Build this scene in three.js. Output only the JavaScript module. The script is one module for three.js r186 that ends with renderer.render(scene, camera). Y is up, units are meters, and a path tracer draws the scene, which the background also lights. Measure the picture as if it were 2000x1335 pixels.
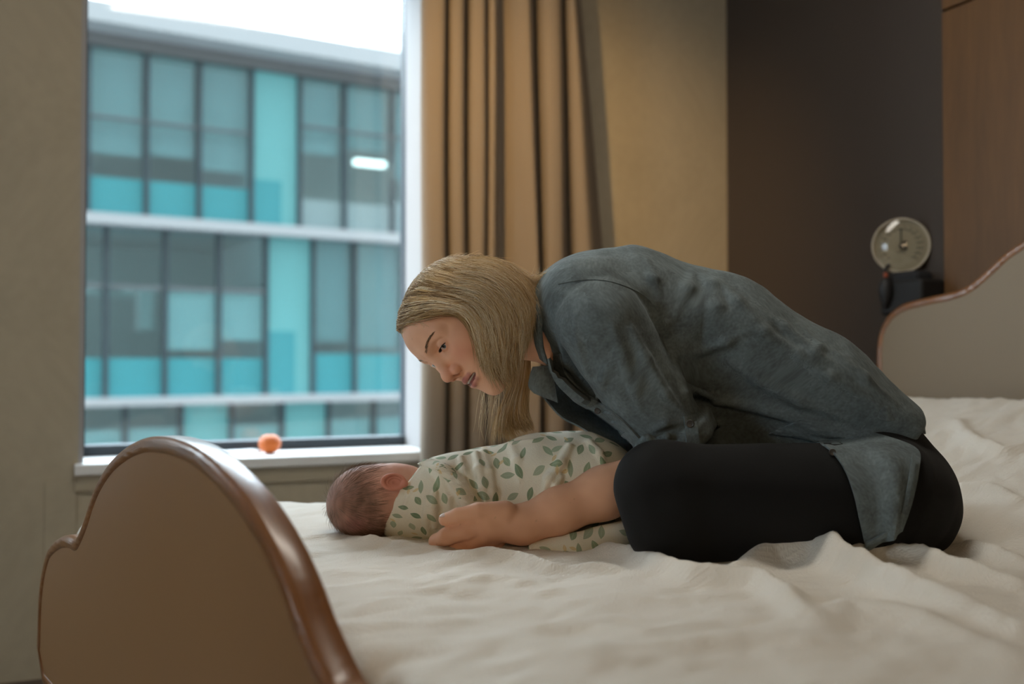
import * as THREE from 'three';
import { mergeGeometries, mergeVertices, toCreasedNormals } from 'three/addons/utils/BufferGeometryUtils.js';
import { RoundedBoxGeometry } from 'three/addons/geometries/RoundedBoxGeometry.js';
import { RectAreaLightUniformsLib } from 'three/addons/lights/RectAreaLightUniformsLib.js';
import { ImprovedNoise } from 'three/addons/math/ImprovedNoise.js';

// ------------------------------------------------------------------ camera, sky, lights, exposure
const scene = new THREE.Scene();
const K = 0.85; // survey distances to metres
const FOCAL = 1944, CAM_Y = 0.985 * K, YAW = THREE.MathUtils.degToRad(24), PITCH = Math.atan(36.5 / FOCAL);
const camera = new THREE.PerspectiveCamera(2 * THREE.MathUtils.radToDeg(Math.atan(667.5 / FOCAL)), 2000 / 1335, 0.05, 400);
camera.position.set(0, CAM_Y, 0);
const FWD = new THREE.Vector3(Math.sin(YAW) * Math.cos(PITCH), Math.sin(PITCH), -Math.cos(YAW) * Math.cos(PITCH));
const RIGHT = new THREE.Vector3(Math.cos(YAW), 0, Math.sin(YAW));
const UPV = new THREE.Vector3().crossVectors(RIGHT, FWD);
camera.lookAt(camera.position.clone().add(FWD));
camera.focus = 1.83 * K;
camera.userData.fStop = 2.2;
scene.add(camera);

const renderer = new THREE.WebGLRenderer({ antialias: true });
renderer.toneMapping = THREE.LinearToneMapping;
renderer.toneMappingExposure = 2.0;
renderer.shadowMap.enabled = true;

// an even bright overcast sky
{
  const w = 64, h = 64, d = new Float32Array(w * h * 4);
  for (let j = 0; j < h; j++) for (let i = 0; i < w; i++) {
    const el = Math.max(0, Math.sin(((j + 0.5) / h - 0.5) * Math.PI)), k = 4.4 * (1 + 0.6 * el), q = (j * w + i) * 4;
    d[q] = 0.87 * k; d[q + 1] = 0.985 * k; d[q + 2] = 1.10 * k; d[q + 3] = 1;
  }
  const t = new THREE.DataTexture(d, w, h, THREE.RGBAFormat, THREE.FloatType);
  t.mapping = THREE.EquirectangularReflectionMapping; t.magFilter = t.minFilter = THREE.LinearFilter; t.needsUpdate = true;
  scene.background = t;
}
RectAreaLightUniformsLib.init();

// ------------------------------------------------------------------ helpers
const V3 = (x, y, z) => new THREE.Vector3(x, y, z);
const clamp = (v, a, b) => Math.min(b, Math.max(a, v));
const lerp = (a, b, t) => a + (b - a) * t;
const sstep = (a, b, x) => { const t = clamp((x - a) / (b - a), 0, 1); return t * t * (3 - 2 * t); };
const PN = new ImprovedNoise();
const noise = (x, y, z) => PN.noise(x + 31.7, y + 17.3, z + 5.1);
function rng(seed) { let s = seed >>> 0; return () => { s = (s + 0x6d2b79f5) >>> 0; let t = s; t = Math.imul(t ^ (t >>> 15), t | 1); t ^= t + Math.imul(t ^ (t >>> 7), t | 61); return ((t ^ (t >>> 14)) >>> 0) / 4294967296; }; }
// surveyed point: picture position of a feature and its distance along the view axis
function ray(px, py) { return FWD.clone().addScaledVector(RIGHT, (px - 1000) / FOCAL).addScaledVector(UPV, (667.5 - py) / FOCAL); }
function P(px, py, d) { return camera.position.clone().addScaledVector(ray(px, py), d * K); }
const R = (px, d) => px * d * K / FOCAL; // a length seen as px pixels at survey distance d
const onPlane = (px, py, axis, value) => { const r = ray(px, py), c = camera.position; return c.clone().addScaledVector(r, (value - c[axis]) / r[axis]); };
const lin = (r, g, b) => new THREE.Color().setRGB(r, g, b);
const std = (color, roughness = 0.8, extra = {}) => new THREE.MeshStandardMaterial({ color, roughness, ...extra });
const phys = (color, roughness = 0.8, extra = {}) => new THREE.MeshPhysicalMaterial({ color, roughness, ...extra });
const used = {};
function numbered(name) { const n = used[name] ?? 0; used[name] = n + 1; return n ? `${name}_${String(n).padStart(3, '0')}` : name; }
function mesh(name, geometry, material, parent = scene) {
  const m = new THREE.Mesh(geometry, material);
  m.name = parent === scene ? numbered(name) : name;
  m.castShadow = m.receiveShadow = true;
  parent.add(m);
  return m;
}
function group(name, parent = scene) { const g = new THREE.Group(); g.name = parent === scene ? numbered(name) : name; parent.add(g); return g; }
function tag(o, label, category, grp) { o.userData.label = label; o.userData.category = category; if (grp) o.userData.group = grp; return o; }
function struct(o, label) { o.userData.kind = 'structure'; if (label) o.userData.label = label; return o; }
function box(x0, x1, y0, y1, z0, z1) { const g = new THREE.BoxGeometry(x1 - x0, y1 - y0, z1 - z0); g.translate((x0 + x1) / 2, (y0 + y1) / 2, (z0 + z1) / 2); return g; }
function rbox(x0, x1, y0, y1, z0, z1, r = 0.004, seg = 2) { const g = new RoundedBoxGeometry(x1 - x0, y1 - y0, z1 - z0, seg, r); g.translate((x0 + x1) / 2, (y0 + y1) / 2, (z0 + z1) / 2); return g; }
function merge(list) { return mergeGeometries(list.map((g) => (g.index ? g.toNonIndexed() : g))); }
function canvasTex(w, h, draw, srgb = true) {
  const c = document.createElement('canvas'); c.width = w; c.height = h; draw(c.getContext('2d'), w, h);
  const t = new THREE.CanvasTexture(c); t.wrapS = t.wrapT = THREE.RepeatWrapping; t.magFilter = THREE.LinearFilter; if (srgb) t.colorSpace = THREE.SRGBColorSpace; return t;
}
// tileable grey noise as a data texture: fn(u, v) in 0..1
function dataTex(n, fn, srgb = false) {
  const d = new Uint8Array(n * n * 4);
  for (let j = 0; j < n; j++) for (let i = 0; i < n; i++) {
    const c = fn(i / n, j / n), q = (j * n + i) * 4;
    const [r, g, b] = Array.isArray(c) ? c : [c, c, c];
    d[q] = clamp(r, 0, 1) * 255; d[q + 1] = clamp(g, 0, 1) * 255; d[q + 2] = clamp(b, 0, 1) * 255; d[q + 3] = 255;
  }
  const t = new THREE.DataTexture(d, n, n); t.wrapS = t.wrapT = THREE.RepeatWrapping; t.magFilter = THREE.LinearFilter; t.minFilter = THREE.LinearMipmapLinearFilter; t.generateMipmaps = true;
  if (srgb) t.colorSpace = THREE.SRGBColorSpace; t.needsUpdate = true; return t;
}
const TAU = Math.PI * 2;
const tnoise = (u, v, f, s = 0) => { const a = u * TAU, b = v * TAU, r = f / TAU; return noise(Math.cos(a) * r + s, Math.sin(a) * r + Math.cos(b) * r * 0.7, Math.sin(b) * r + s * 0.37); };
// box-projected uv in metres
function metreUV(g, scale = 1) {
  const p = g.attributes.position, n = g.attributes.normal, uv = new Float32Array(p.count * 2);
  for (let i = 0; i < p.count; i++) {
    const ax = Math.abs(n.getX(i)), ay = Math.abs(n.getY(i)), az = Math.abs(n.getZ(i));
    let u, v;
    if (ay >= ax && ay >= az) { u = p.getX(i); v = p.getZ(i); } else if (ax >= az) { u = p.getZ(i); v = p.getY(i); } else { u = p.getX(i); v = p.getY(i); }
    uv[2 * i] = u * scale; uv[2 * i + 1] = v * scale;
  }
  g.setAttribute('uv', new THREE.BufferAttribute(uv, 2));
  return g;
}
// the same per triangle, so that no triangle straddles two projections
function triUV(g0, scale = 1) {
  const g = g0.index ? g0.toNonIndexed() : g0, p = g.attributes.position, uv = new Float32Array(p.count * 2), a = V3(), b = V3(), c = V3();
  for (let i = 0; i < p.count; i += 3) {
    a.fromBufferAttribute(p, i); b.fromBufferAttribute(p, i + 1).sub(a); c.fromBufferAttribute(p, i + 2).sub(a); b.cross(c);
    const ax = Math.abs(b.x), ay = Math.abs(b.y), az = Math.abs(b.z);
    for (let k = 0; k < 3; k++) { const x = p.getX(i + k), y = p.getY(i + k), z = p.getZ(i + k); const [u, v] = ay >= ax && ay >= az ? [x, z] : ax >= az ? [z, y] : [x, y]; uv[2 * (i + k)] = u * scale; uv[2 * (i + k) + 1] = v * scale; }
  }
  g.setAttribute('uv', new THREE.BufferAttribute(uv, 2));
  return g;
}
// ---- signed distance modelling
const smin = (a, b, k) => { const h = clamp(0.5 + 0.5 * (b - a) / k, 0, 1); return b + (a - b) * h - k * h * (1 - h); };
const smax = (a, b, k) => -smin(-a, -b, k);
// tapered capsule between two points
function cap(a, b, ra, rb) {
  const bx = b.x - a.x, by = b.y - a.y, bz = b.z - a.z, l2 = bx * bx + by * by + bz * bz || 1e-9, ax = a.x, ay = a.y, az = a.z;
  return (x, y, z) => {
    const px = x - ax, py = y - ay, pz = z - az, t = clamp((px * bx + py * by + pz * bz) / l2, 0, 1);
    const dx = px - bx * t, dy = py - by * t, dz = pz - bz * t;
    return Math.sqrt(dx * dx + dy * dy + dz * dz) - (ra + (rb - ra) * t);
  };
}
// ellipsoid with its own axes (three orthonormal vectors)
function ell(c, r, ax = [V3(1, 0, 0), V3(0, 1, 0), V3(0, 0, 1)]) {
  const [A, B, C] = ax;
  return (x, y, z) => {
    const px = x - c.x, py = y - c.y, pz = z - c.z;
    const u = (px * A.x + py * A.y + pz * A.z), v = (px * B.x + py * B.y + pz * B.z), w = (px * C.x + py * C.y + pz * C.z);
    const k0 = Math.hypot(u / r[0], v / r[1], w / r[2]), k1 = Math.hypot(u / r[0] ** 2, v / r[1] ** 2, w / r[2] ** 2);
    return k1 < 1e-9 ? -Math.min(...r) : k0 * (k0 - 1) / k1;
  };
}
// capsule with an elliptical cross-section: squash = vector across which the section is flattened, by factor q
function flatCap(a, b, ra, rb, across, q) {
  const f = cap(V3(0, 0, 0), b.clone().sub(a).addScaledVector(across, b.clone().sub(a).dot(across) * (1 / q - 1)), ra, rb);
  return (x, y, z) => {
    const px = x - a.x, py = y - a.y, pz = z - a.z, s = (px * across.x + py * across.y + pz * across.z) * (1 / q - 1);
    return f(px + across.x * s, py + across.y * s, pz + across.z * s) * Math.min(1, q) ;
  };
}
// naive surface nets over a grid; normals from the gradient of the field
function surfaceNets(f, lo, hi, cell) {
  const nx = Math.ceil((hi.x - lo.x) / cell) + 1, ny = Math.ceil((hi.y - lo.y) / cell) + 1, nz = Math.ceil((hi.z - lo.z) / cell) + 1;
  const F = new Float32Array(nx * ny * nz), id = (i, j, k) => (k * ny + j) * nx + i;
  // coarse pass skips empty space: the field is close to a distance
  const B = 4, far = cell * B * 1.6;
  for (let k0 = 0; k0 < nz; k0 += B) for (let j0 = 0; j0 < ny; j0 += B) for (let i0 = 0; i0 < nx; i0 += B) {
    const c = f(lo.x + (i0 + B / 2) * cell, lo.y + (j0 + B / 2) * cell, lo.z + (k0 + B / 2) * cell);
    const skip = Math.abs(c) > far * 1.5;
    for (let k = k0; k < Math.min(nz, k0 + B); k++) for (let j = j0; j < Math.min(ny, j0 + B); j++) for (let i = i0; i < Math.min(nx, i0 + B); i++)
      F[id(i, j, k)] = skip ? c : f(lo.x + i * cell, lo.y + j * cell, lo.z + k * cell);
  }
  const vid = new Int32Array(nx * ny * nz).fill(-1), pos = [], idx = [];
  const E = [[0, 1], [0, 2], [0, 4], [1, 3], [1, 5], [2, 3], [2, 6], [3, 7], [4, 5], [4, 6], [5, 7], [6, 7]];
  const v = new Array(8);
  for (let k = 0; k < nz - 1; k++) for (let j = 0; j < ny - 1; j++) for (let i = 0; i < nx - 1; i++) {
    let m = 0;
    for (let c = 0; c < 8; c++) { v[c] = F[id(i + (c & 1), j + ((c >> 1) & 1), k + (c >> 2))]; if (v[c] < 0) m |= 1 << c; }
    if (m === 0 || m === 255) continue;
    let x = 0, y = 0, z = 0, n = 0;
    for (const [a, b] of E) {
      if ((v[a] < 0) === (v[b] < 0)) continue;
      const t = v[a] / (v[a] - v[b]);
      x += (a & 1) + t * ((b & 1) - (a & 1)); y += ((a >> 1) & 1) + t * (((b >> 1) & 1) - ((a >> 1) & 1)); z += (a >> 2) + t * ((b >> 2) - (a >> 2)); n++;
    }
    vid[id(i, j, k)] = pos.length / 3;
    pos.push(lo.x + (i + x / n) * cell, lo.y + (j + y / n) * cell, lo.z + (k + z / n) * cell);
  }
  const quad = (a, b, c, d, flip) => { if (a < 0 || b < 0 || c < 0 || d < 0) return; flip ? idx.push(a, c, b, a, d, c) : idx.push(a, b, c, a, c, d); };
  for (let k = 1; k < nz - 1; k++) for (let j = 1; j < ny - 1; j++) for (let i = 1; i < nx - 1; i++) {
    const s = F[id(i, j, k)] < 0;
    if (s !== F[id(i + 1, j, k)] < 0) quad(vid[id(i, j - 1, k - 1)], vid[id(i, j, k - 1)], vid[id(i, j, k)], vid[id(i, j - 1, k)], !s);
    if (s !== F[id(i, j + 1, k)] < 0) quad(vid[id(i - 1, j, k - 1)], vid[id(i - 1, j, k)], vid[id(i, j, k)], vid[id(i, j, k - 1)], !s);
    if (s !== F[id(i, j, k + 1)] < 0) quad(vid[id(i - 1, j - 1, k)], vid[id(i, j - 1, k)], vid[id(i, j, k)], vid[id(i - 1, j, k)], !s);
  }
  const g = new THREE.BufferGeometry(), P_ = new Float32Array(pos), N = new Float32Array(pos.length), e = cell * 0.6;
  for (let q = 0; q < P_.length; q += 3) {
    const x = P_[q], y = P_[q + 1], z = P_[q + 2];
    let gx = f(x + e, y, z) - f(x - e, y, z), gy = f(x, y + e, z) - f(x, y - e, z), gz = f(x, y, z + e) - f(x, y, z - e);
    const l = Math.hypot(gx, gy, gz) || 1; gx /= l; gy /= l; gz /= l;
    const d = clamp(f(x, y, z), -cell, cell) * 0.8; // pull the vertex onto the surface
    P_[q] -= gx * d; P_[q + 1] -= gy * d; P_[q + 2] -= gz * d;
    N[q] = gx; N[q + 1] = gy; N[q + 2] = gz;
  }
  g.setAttribute('position', new THREE.BufferAttribute(P_, 3)); g.setAttribute('normal', new THREE.BufferAttribute(N, 3));
  g.setIndex(idx);
  return g;
}
// joins meshes' geometries with position and normal (and colour if all have it)
function joinIndexed(list) { return mergeGeometries(list); }
function paint(g, fn) {
  const p = g.attributes.position, n = g.attributes.normal, c = new Float32Array(p.count * 3);
  for (let i = 0; i < p.count; i++) { const r = fn(p.getX(i), p.getY(i), p.getZ(i), n.getX(i), n.getY(i), n.getZ(i)); c[3 * i] = r[0]; c[3 * i + 1] = r[1]; c[3 * i + 2] = r[2]; }
  g.setAttribute('color', new THREE.BufferAttribute(c, 3));
  return g;
}
// first crossing of a picture ray with a field
function trace(f, px, py, d0, d1) {
  const r = ray(px, py), c = camera.position;
  let d = d0 * K;
  for (let n = 0; n < 300 && d < d1 * K; n++) { const v = f(c.x + r.x * d, c.y + r.y * d, c.z + r.z * d); if (v < 0.0006) return P(px, py, d / K); d += Math.max(0.0008, v * 0.7); }
  return null;
}
// ------------------------------------------------------------------ the room
const WZ = -3.43 * K, HX = 2.513 * K, LX = -2.9 * K, NZ = 1.7 * K, CEIL = 2.5, SILL = 0.66 * K, REV = 0.30 * K;
const WIN = { x0: 0.03 * K, x1: 1.2 * K, y1: 2.12 }, WIN2 = { x0: -1.45 * K, x1: -0.75 * K, y1: 2.12 };
const plasterBump = dataTex(256, (u, v) => 0.5 + 0.35 * tnoise(u, v, 60, 3) + 0.15 * tnoise(u, v, 24, 9));
plasterBump.repeat.set(2.2, 2.2);
const plasterTone = dataTex(256, (u, v) => { const k = 0.955 + 0.03 * tnoise(u, v, 7, 2) + 0.02 * tnoise(u, v, 40, 7); return [k, k, k * 0.995]; }, true);
const M = {};
M.wall = std(lin(0.45, 0.385, 0.285), 0.9, { bumpMap: plasterBump, bumpScale: 0.0006, map: plasterTone });
M.wallPale = std(lin(0.22, 0.17, 0.12), 0.9, { bumpMap: plasterBump, bumpScale: 0.0006, map: plasterTone });
M.darkWall = std(lin(0.055, 0.042, 0.034), 0.75, { bumpMap: plasterBump, bumpScale: 0.0004 });
M.ceiling = std(lin(0.40, 0.36, 0.31), 0.95);
M.white = std(lin(0.72, 0.72, 0.71), 0.5);
M.reveal = std(lin(0.34, 0.33, 0.33), 0.6);
M.frameDark = std(lin(0.025, 0.035, 0.045), 0.45);
M.floor = std(lin(0.10, 0.075, 0.055), 0.6);
const veneerTone = dataTex(512, (u, v) => { const g = tnoise(u, v * 0.12, 90, 4) * 0.5 + tnoise(u, v * 0.05, 30, 8) * 0.6 + 0.25 * tnoise(u, v, 5, 1); const k = 0.9 + 0.10 * g; return [k, k * 0.985, k * 0.96]; }, true);
M.veneer = std(lin(0.175, 0.086, 0.029), 0.6, { map: veneerTone });

const WIN3 = { z0: -1.25, z1: -0.35, y0: 0.95, y1: 2.05 };
// window wall: piers, parapet and lintel round the two windows (one 0.30 m thick wall)
const T = 0.34 * K;
const wallGeo = merge([
  box(LX - 0.2, WIN2.x0, 0, CEIL, WZ - T, WZ), box(WIN2.x1, WIN.x0, 0, CEIL, WZ - T, WZ), box(WIN.x1, HX + 0.2, 0, CEIL, WZ - T, WZ),
  box(WIN2.x0, WIN2.x1, 0, SILL - 0.03, WZ - T, WZ), box(WIN.x0, WIN.x1, 0, SILL - 0.03, WZ - T, WZ),
  box(WIN2.x0, WIN2.x1, WIN2.y1, CEIL, WZ - T, WZ), box(WIN.x0, WIN.x1, WIN.y1, CEIL, WZ - T, WZ),
]);
const wallBack = mesh('wall_back', metreUV(wallGeo), M.wall);
struct(wallBack, 'warm beige painted window wall behind the bed');
// painted-over flush access cover under the window corner
{
  const a = onPlane(86, 940, 'z', WZ), b = onPlane(149, 1165, 'z', WZ);
  mesh('access_cover', metreUV(rbox(a.x, b.x, b.y, a.y, WZ - 0.004, WZ + 0.004, 0.0035, 2)), M.wall, wallBack);
}
// window linings: white reveals and sill boards
for (const [n, w] of [[1, WIN], [2, WIN2]]) {
  const g = group('window_' + n); struct(g, n === 1 ? 'tall fixed window looking onto a turquoise glass building' : 'second window of the room further along the wall');
  const f = 0.03, zo = WZ - REV, zi = zo + 0.05;
  mesh('reveal', box(w.x1 - 0.012, w.x1, SILL, w.y1, zi, WZ + 0.001), M.reveal, g);
  mesh('reveal', box(w.x0, w.x0 + 0.012, SILL, w.y1, zi, WZ + 0.001), M.reveal, g);
  mesh('reveal', box(w.x0 + 0.012, w.x1 - 0.012, w.y1 - 0.012, w.y1, zi, WZ + 0.001), M.reveal, g);
  mesh('window_sill', rbox(w.x0 - 0.01, w.x1 + 0.01, SILL - 0.03, SILL, zo, WZ + 0.025, 0.004, 2), M.white, g);
  const fr = mesh('window_frame', merge([box(w.x0, w.x1, SILL, SILL + f, zo - 0.03, zi), box(w.x0, w.x1, w.y1 - f, w.y1, zo - 0.03, zi), box(w.x0, w.x0 + 0.018, SILL + f, w.y1 - f, zo - 0.03, zi), box(w.x1 - 0.006, w.x1, SILL + f, w.y1 - f, zo - 0.03, zi)]), M.frameDark, g);
  mesh('pane', box(w.x0 + 0.018, w.x1 - 0.006, SILL + f, w.y1 - f, zo - 0.002, zo + 0.002), phys(lin(0.95, 0.98, 0.98), 0.0, { transmission: 1, thickness: 0, ior: 1.45 }), g);
}
// apron board under the sill
struct(mesh('trim_1', rbox(WIN.x0 - 0.01, WIN.x1 + 0.01, SILL - 0.075, SILL - 0.03, WZ - 0.002, WZ + 0.010, 0.003, 2), M.wall), 'beige board under the window sill');

// head wall: dark brown panel beside the corner, wood veneer panels beyond it
const seam = onPlane(1848, 300, 'x', HX).z;
const headWall = struct(mesh('wall_right', metreUV(box(HX + 0.012, HX + 0.2, 0, CEIL, WZ - T, NZ + 0.2)), M.darkWall), 'dark brown wall behind the headboard');
mesh('dark_panel', metreUV(box(HX, HX + 0.014, 0, CEIL, WZ, seam - 0.006)), M.darkWall, headWall);
{
  const joint = onPlane(1875, 12, 'x', HX).y;
  mesh('veneer_panel', metreUV(rbox(HX - 0.012, HX + 0.012, 0, joint - 0.003, seam, seam + 1.06, 0.002, 1)), M.veneer, headWall);
  mesh('veneer_panel', metreUV(rbox(HX - 0.012, HX + 0.012, joint + 0.003, CEIL, seam, seam + 1.06, 0.002, 1)), M.veneer, headWall);
  mesh('veneer_panel', metreUV(rbox(HX - 0.012, HX + 0.012, 0, CEIL, seam + 1.066, NZ, 0.002, 1)), M.veneer, headWall);
}
struct(mesh('wall_left', metreUV(merge([box(LX - 0.2, LX, 0, CEIL, WZ, WIN3.z0), box(LX - 0.2, LX, 0, CEIL, WIN3.z1, NZ + 0.2), box(LX - 0.2, LX, 0, WIN3.y0, WIN3.z0, WIN3.z1), box(LX - 0.2, LX, WIN3.y1, CEIL, WIN3.z0, WIN3.z1)])), M.wallPale), 'plain tan wall opposite the headboard');
{
  const g = group('window_3'); struct(g, 'small side window in the wall opposite the headboard');
  const w = WIN3, x = LX - 0.14;
  mesh('window_frame', merge([box(x - 0.03, x + 0.03, w.y0, w.y0 + 0.03, w.z0, w.z1), box(x - 0.03, x + 0.03, w.y1 - 0.03, w.y1, w.z0, w.z1), box(x - 0.03, x + 0.03, w.y0 + 0.03, w.y1 - 0.03, w.z0, w.z0 + 0.03), box(x - 0.03, x + 0.03, w.y0 + 0.03, w.y1 - 0.03, w.z1 - 0.03, w.z1)]), M.frameDark, g);
  mesh('window_sill', rbox(LX - 0.11, LX + 0.03, w.y0 - 0.02, w.y0 + 0.002, w.z0 - 0.02, w.z1 + 0.02, 0.004), M.white, g);
  mesh('pane', box(x - 0.002, x + 0.002, w.y0 + 0.03, w.y1 - 0.03, w.z0 + 0.03, w.z1 - 0.03), phys(lin(0.95, 0.98, 0.98), 0.0, { transmission: 1, thickness: 0, ior: 1.45 }), g);
}
struct(mesh('wall_front', metreUV(box(LX, HX + 0.012, 0, CEIL, NZ, NZ + 0.2)), M.wallPale), 'plain tan wall facing the window');
struct(mesh('floor', metreUV(box(LX - 0.2, HX + 0.2, -0.2, 0, WZ - T, NZ + 0.2)), M.floor), 'dark floor');
struct(mesh('ceiling', box(LX - 0.2, HX + 0.2, CEIL, CEIL + 0.2, WZ - T, NZ + 0.2), M.ceiling), 'beige ceiling');

// warm wall lamp of the room, out of the frame behind the camera
{
  const g = group('wall_lamp'); g.position.set(-0.72, 1.6, NZ); tag(g, 'wide warm fabric wall lamp on the wall facing the window', 'wall lamp');
  mesh('lamp_base', rbox(-0.3, 0.3, -0.12, 0.12, -0.03, 0, 0.006), M.white, g);
  mesh('lamp_shade', rbox(-0.45, 0.45, -0.25, 0.25, -0.12, -0.03, 0.02, 3), phys(lin(0.9, 0.82, 0.68), 0.7, { emissive: lin(1, 0.72, 0.42), emissiveIntensity: 1.6 }), g);
  const l = new THREE.RectAreaLight(lin(1, 0.72, 0.44), 2, 0.88, 0.48); l.position.set(0, 0, -0.125); g.add(l);
}

// ceiling panel over the bed, above the frame
{
  const g = group('ceiling_panel_lamp'); g.position.set(0.75, CEIL, -1.52); tag(g, 'long warm white ceiling panel lamp above the bed', 'ceiling lamp');
  mesh('lamp_frame', merge([box(-0.62, 0.62, -0.03, 0, -0.17, -0.15), box(-0.62, 0.62, -0.03, 0, 0.15, 0.17), box(-0.62, -0.60, -0.03, 0, -0.15, 0.15), box(0.60, 0.62, -0.03, 0, -0.15, 0.15)]), M.white, g);
  mesh('lamp_diffuser', box(-0.60, 0.60, -0.022, -0.004, -0.15, 0.15), phys(lin(0.9, 0.9, 0.88), 0.6, { emissive: lin(1, 0.93, 0.81), emissiveIntensity: 1.2 }), g);
  const l = new THREE.RectAreaLight(lin(1.0, 0.93, 0.81), 5.4, 1.16, 0.28); l.position.set(0, -0.032, 0); l.rotation.x = -Math.PI / 2; g.add(l);
}
// warm ceiling spot that washes the wall beside the curtain, above the frame
{
  const g = group('ceiling_spot'); g.position.set(-0.06, CEIL, -1.4); tag(g, 'small warm ceiling spot aimed at the wall beside the curtain', 'ceiling spot');
  const aim = V3(1.48, 1.28, WZ).sub(V3(-0.06, CEIL - 0.12, -1.4)).normalize(), q = new THREE.Quaternion().setFromUnitVectors(V3(0, -1, 0), aim);
  mesh('spot_base', new THREE.CylinderGeometry(0.05, 0.05, 0.02, 28).translate(0, -0.01, 0), M.white, g);
  mesh('spot_stem', new THREE.CylinderGeometry(0.008, 0.008, 0.09, 14).translate(0, -0.06, 0), M.white, g);
  const head = mesh('spot_head', new THREE.LatheGeometry([[0.012, 0.07], [0.04, 0.06], [0.045, -0.05], [0.041, -0.05], [0.036, 0.04], [0.0, 0.045]].map((p) => new THREE.Vector2(...p)), 30), M.white, g);
  head.position.y = -0.12; head.quaternion.copy(q);
  const lens = mesh('spot_lamp', new THREE.CylinderGeometry(0.034, 0.034, 0.006, 28), phys(lin(0.9, 0.85, 0.7), 0.5, { emissive: lin(1, 0.72, 0.42), emissiveIntensity: 3 }), g);
  lens.position.set(0, -0.12, 0).addScaledVector(aim, 0.035); lens.quaternion.copy(q);
  const l = new THREE.SpotLight(lin(1, 0.64, 0.25), 6.6, 0, 0.40, 0.9, 2); l.position.set(0, -0.12, 0).addScaledVector(aim, 0.05); l.target.position.copy(l.position).add(aim); l.castShadow = true; l.shadow.radius = 2.5; g.add(l, l.target);
}
// curtain with its rail
{
  const g = group('curtain'); tag(g, 'taupe floor-length curtain drawn to the right of the window', 'curtain');
  const z0 = WZ + 0.125;
  // picture x of each fold at the top and lower down, and how far it stands proud
  const F = [[822, 822, -0.10], [826, 826, 0.0], [846, 846, 0.028], [866, 866, 0.034], [871, 871, -0.045], [880, 880, 0.01], [893, 893, 0.03], [905, 905, 0.03], [910, 911, -0.045], [920, 920, 0.015], [940, 940, 0.035], [947, 947, 0.032], [951, 951, -0.012], [957, 957, 0.02], [966, 967, 0.025], [972, 976, -0.05], [990, 996, -0.025], [1012, 1024, 0.005], [1030, 1044, 0.028], [1038, 1050, 0.030], [1047, 1054, -0.06], [1054, 1060, -0.01], [1070, 1074, 0.03], [1092, 1098, 0.04], [1098, 1104, 0.03], [1104, 1112, -0.055], [1112, 1126, 0.02], [1126, 1148, 0.045], [1134, 1162, 0.03], [1140, 1170, -0.03], [1146, 1178, -0.09]];
  const top = F.map(([a, , d]) => { const p = onPlane(a, 100, 'z', z0 + (d < 0 ? d * 1.35 : d) * K); return V3(p.x, 0, p.z); });
  const low = F.map(([, b, d]) => { const p = onPlane(b, 490, 'z', z0 + (d < 0 ? d * 1.35 : d) * 0.98); return V3(p.x, 0, p.z); });
  const ct = new THREE.CatmullRomCurve3(top, false, 'centripetal'), cl = new THREE.CatmullRomCurve3(low, false, 'centripetal');
  const nu = 420, nv = 40, pos = [], uv = [], idx = [], yTop = CEIL - 0.04, yBot = 0.03;
  const yA = onPlane(1000, 100, 'z', z0).y, yB = onPlane(1000, 490, 'z', z0).y;
  let len = 0, prev = null;
  for (let i = 0; i <= nu; i++) {
    const a = ct.getPoint(i / nu), b = cl.getPoint(i / nu);
    if (prev) len += a.distanceTo(prev); prev = a;
    for (let j = 0; j <= nv; j++) {
      const y = lerp(yTop, yBot, j / nv), t = clamp((y - yA) / (yB - yA), -0.6, 1.35);
      const w = 0.004 * noise(i * 0.02, y * 1.3, 2);
      pos.push(lerp(a.x, b.x, t) + w, y, lerp(a.z, b.z, t) + w * 1.5); uv.push(len, y);
    }
  }
  for (let i = 0; i < nu; i++) for (let j = 0; j < nv; j++) { const a = i * (nv + 1) + j, b = a + nv + 1; idx.push(a, a + 1, b, b, a + 1, b + 1); }
  const gg = new THREE.BufferGeometry(); gg.setAttribute('position', new THREE.Float32BufferAttribute(pos, 3)); gg.setAttribute('uv', new THREE.Float32BufferAttribute(uv, 2)); gg.setIndex(idx); gg.computeVertexNormals();
  const weave = dataTex(128, (u, v) => 0.5 + 0.25 * Math.sin(u * TAU * 32) * Math.sin(v * TAU * 32) + 0.2 * tnoise(u, v, 30, 5)); weave.repeat.set(16, 16);
  mesh('curtain_cloth', gg, phys(lin(0.225, 0.178, 0.132), 0.95, { bumpMap: weave, bumpScale: 0.0006, side: THREE.DoubleSide, sheen: 0.3, sheenColor: lin(0.5, 0.42, 0.34), sheenRoughness: 0.6 }), g);
  const xa = onPlane(700, 100, 'z', z0).x, xb = onPlane(1260, 100, 'z', z0).x;
  mesh('curtain_rail', rbox(-2.2, xb, CEIL - 0.04, CEIL, z0 - 0.02, z0 + 0.02, 0.004), M.white, g);
}
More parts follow.
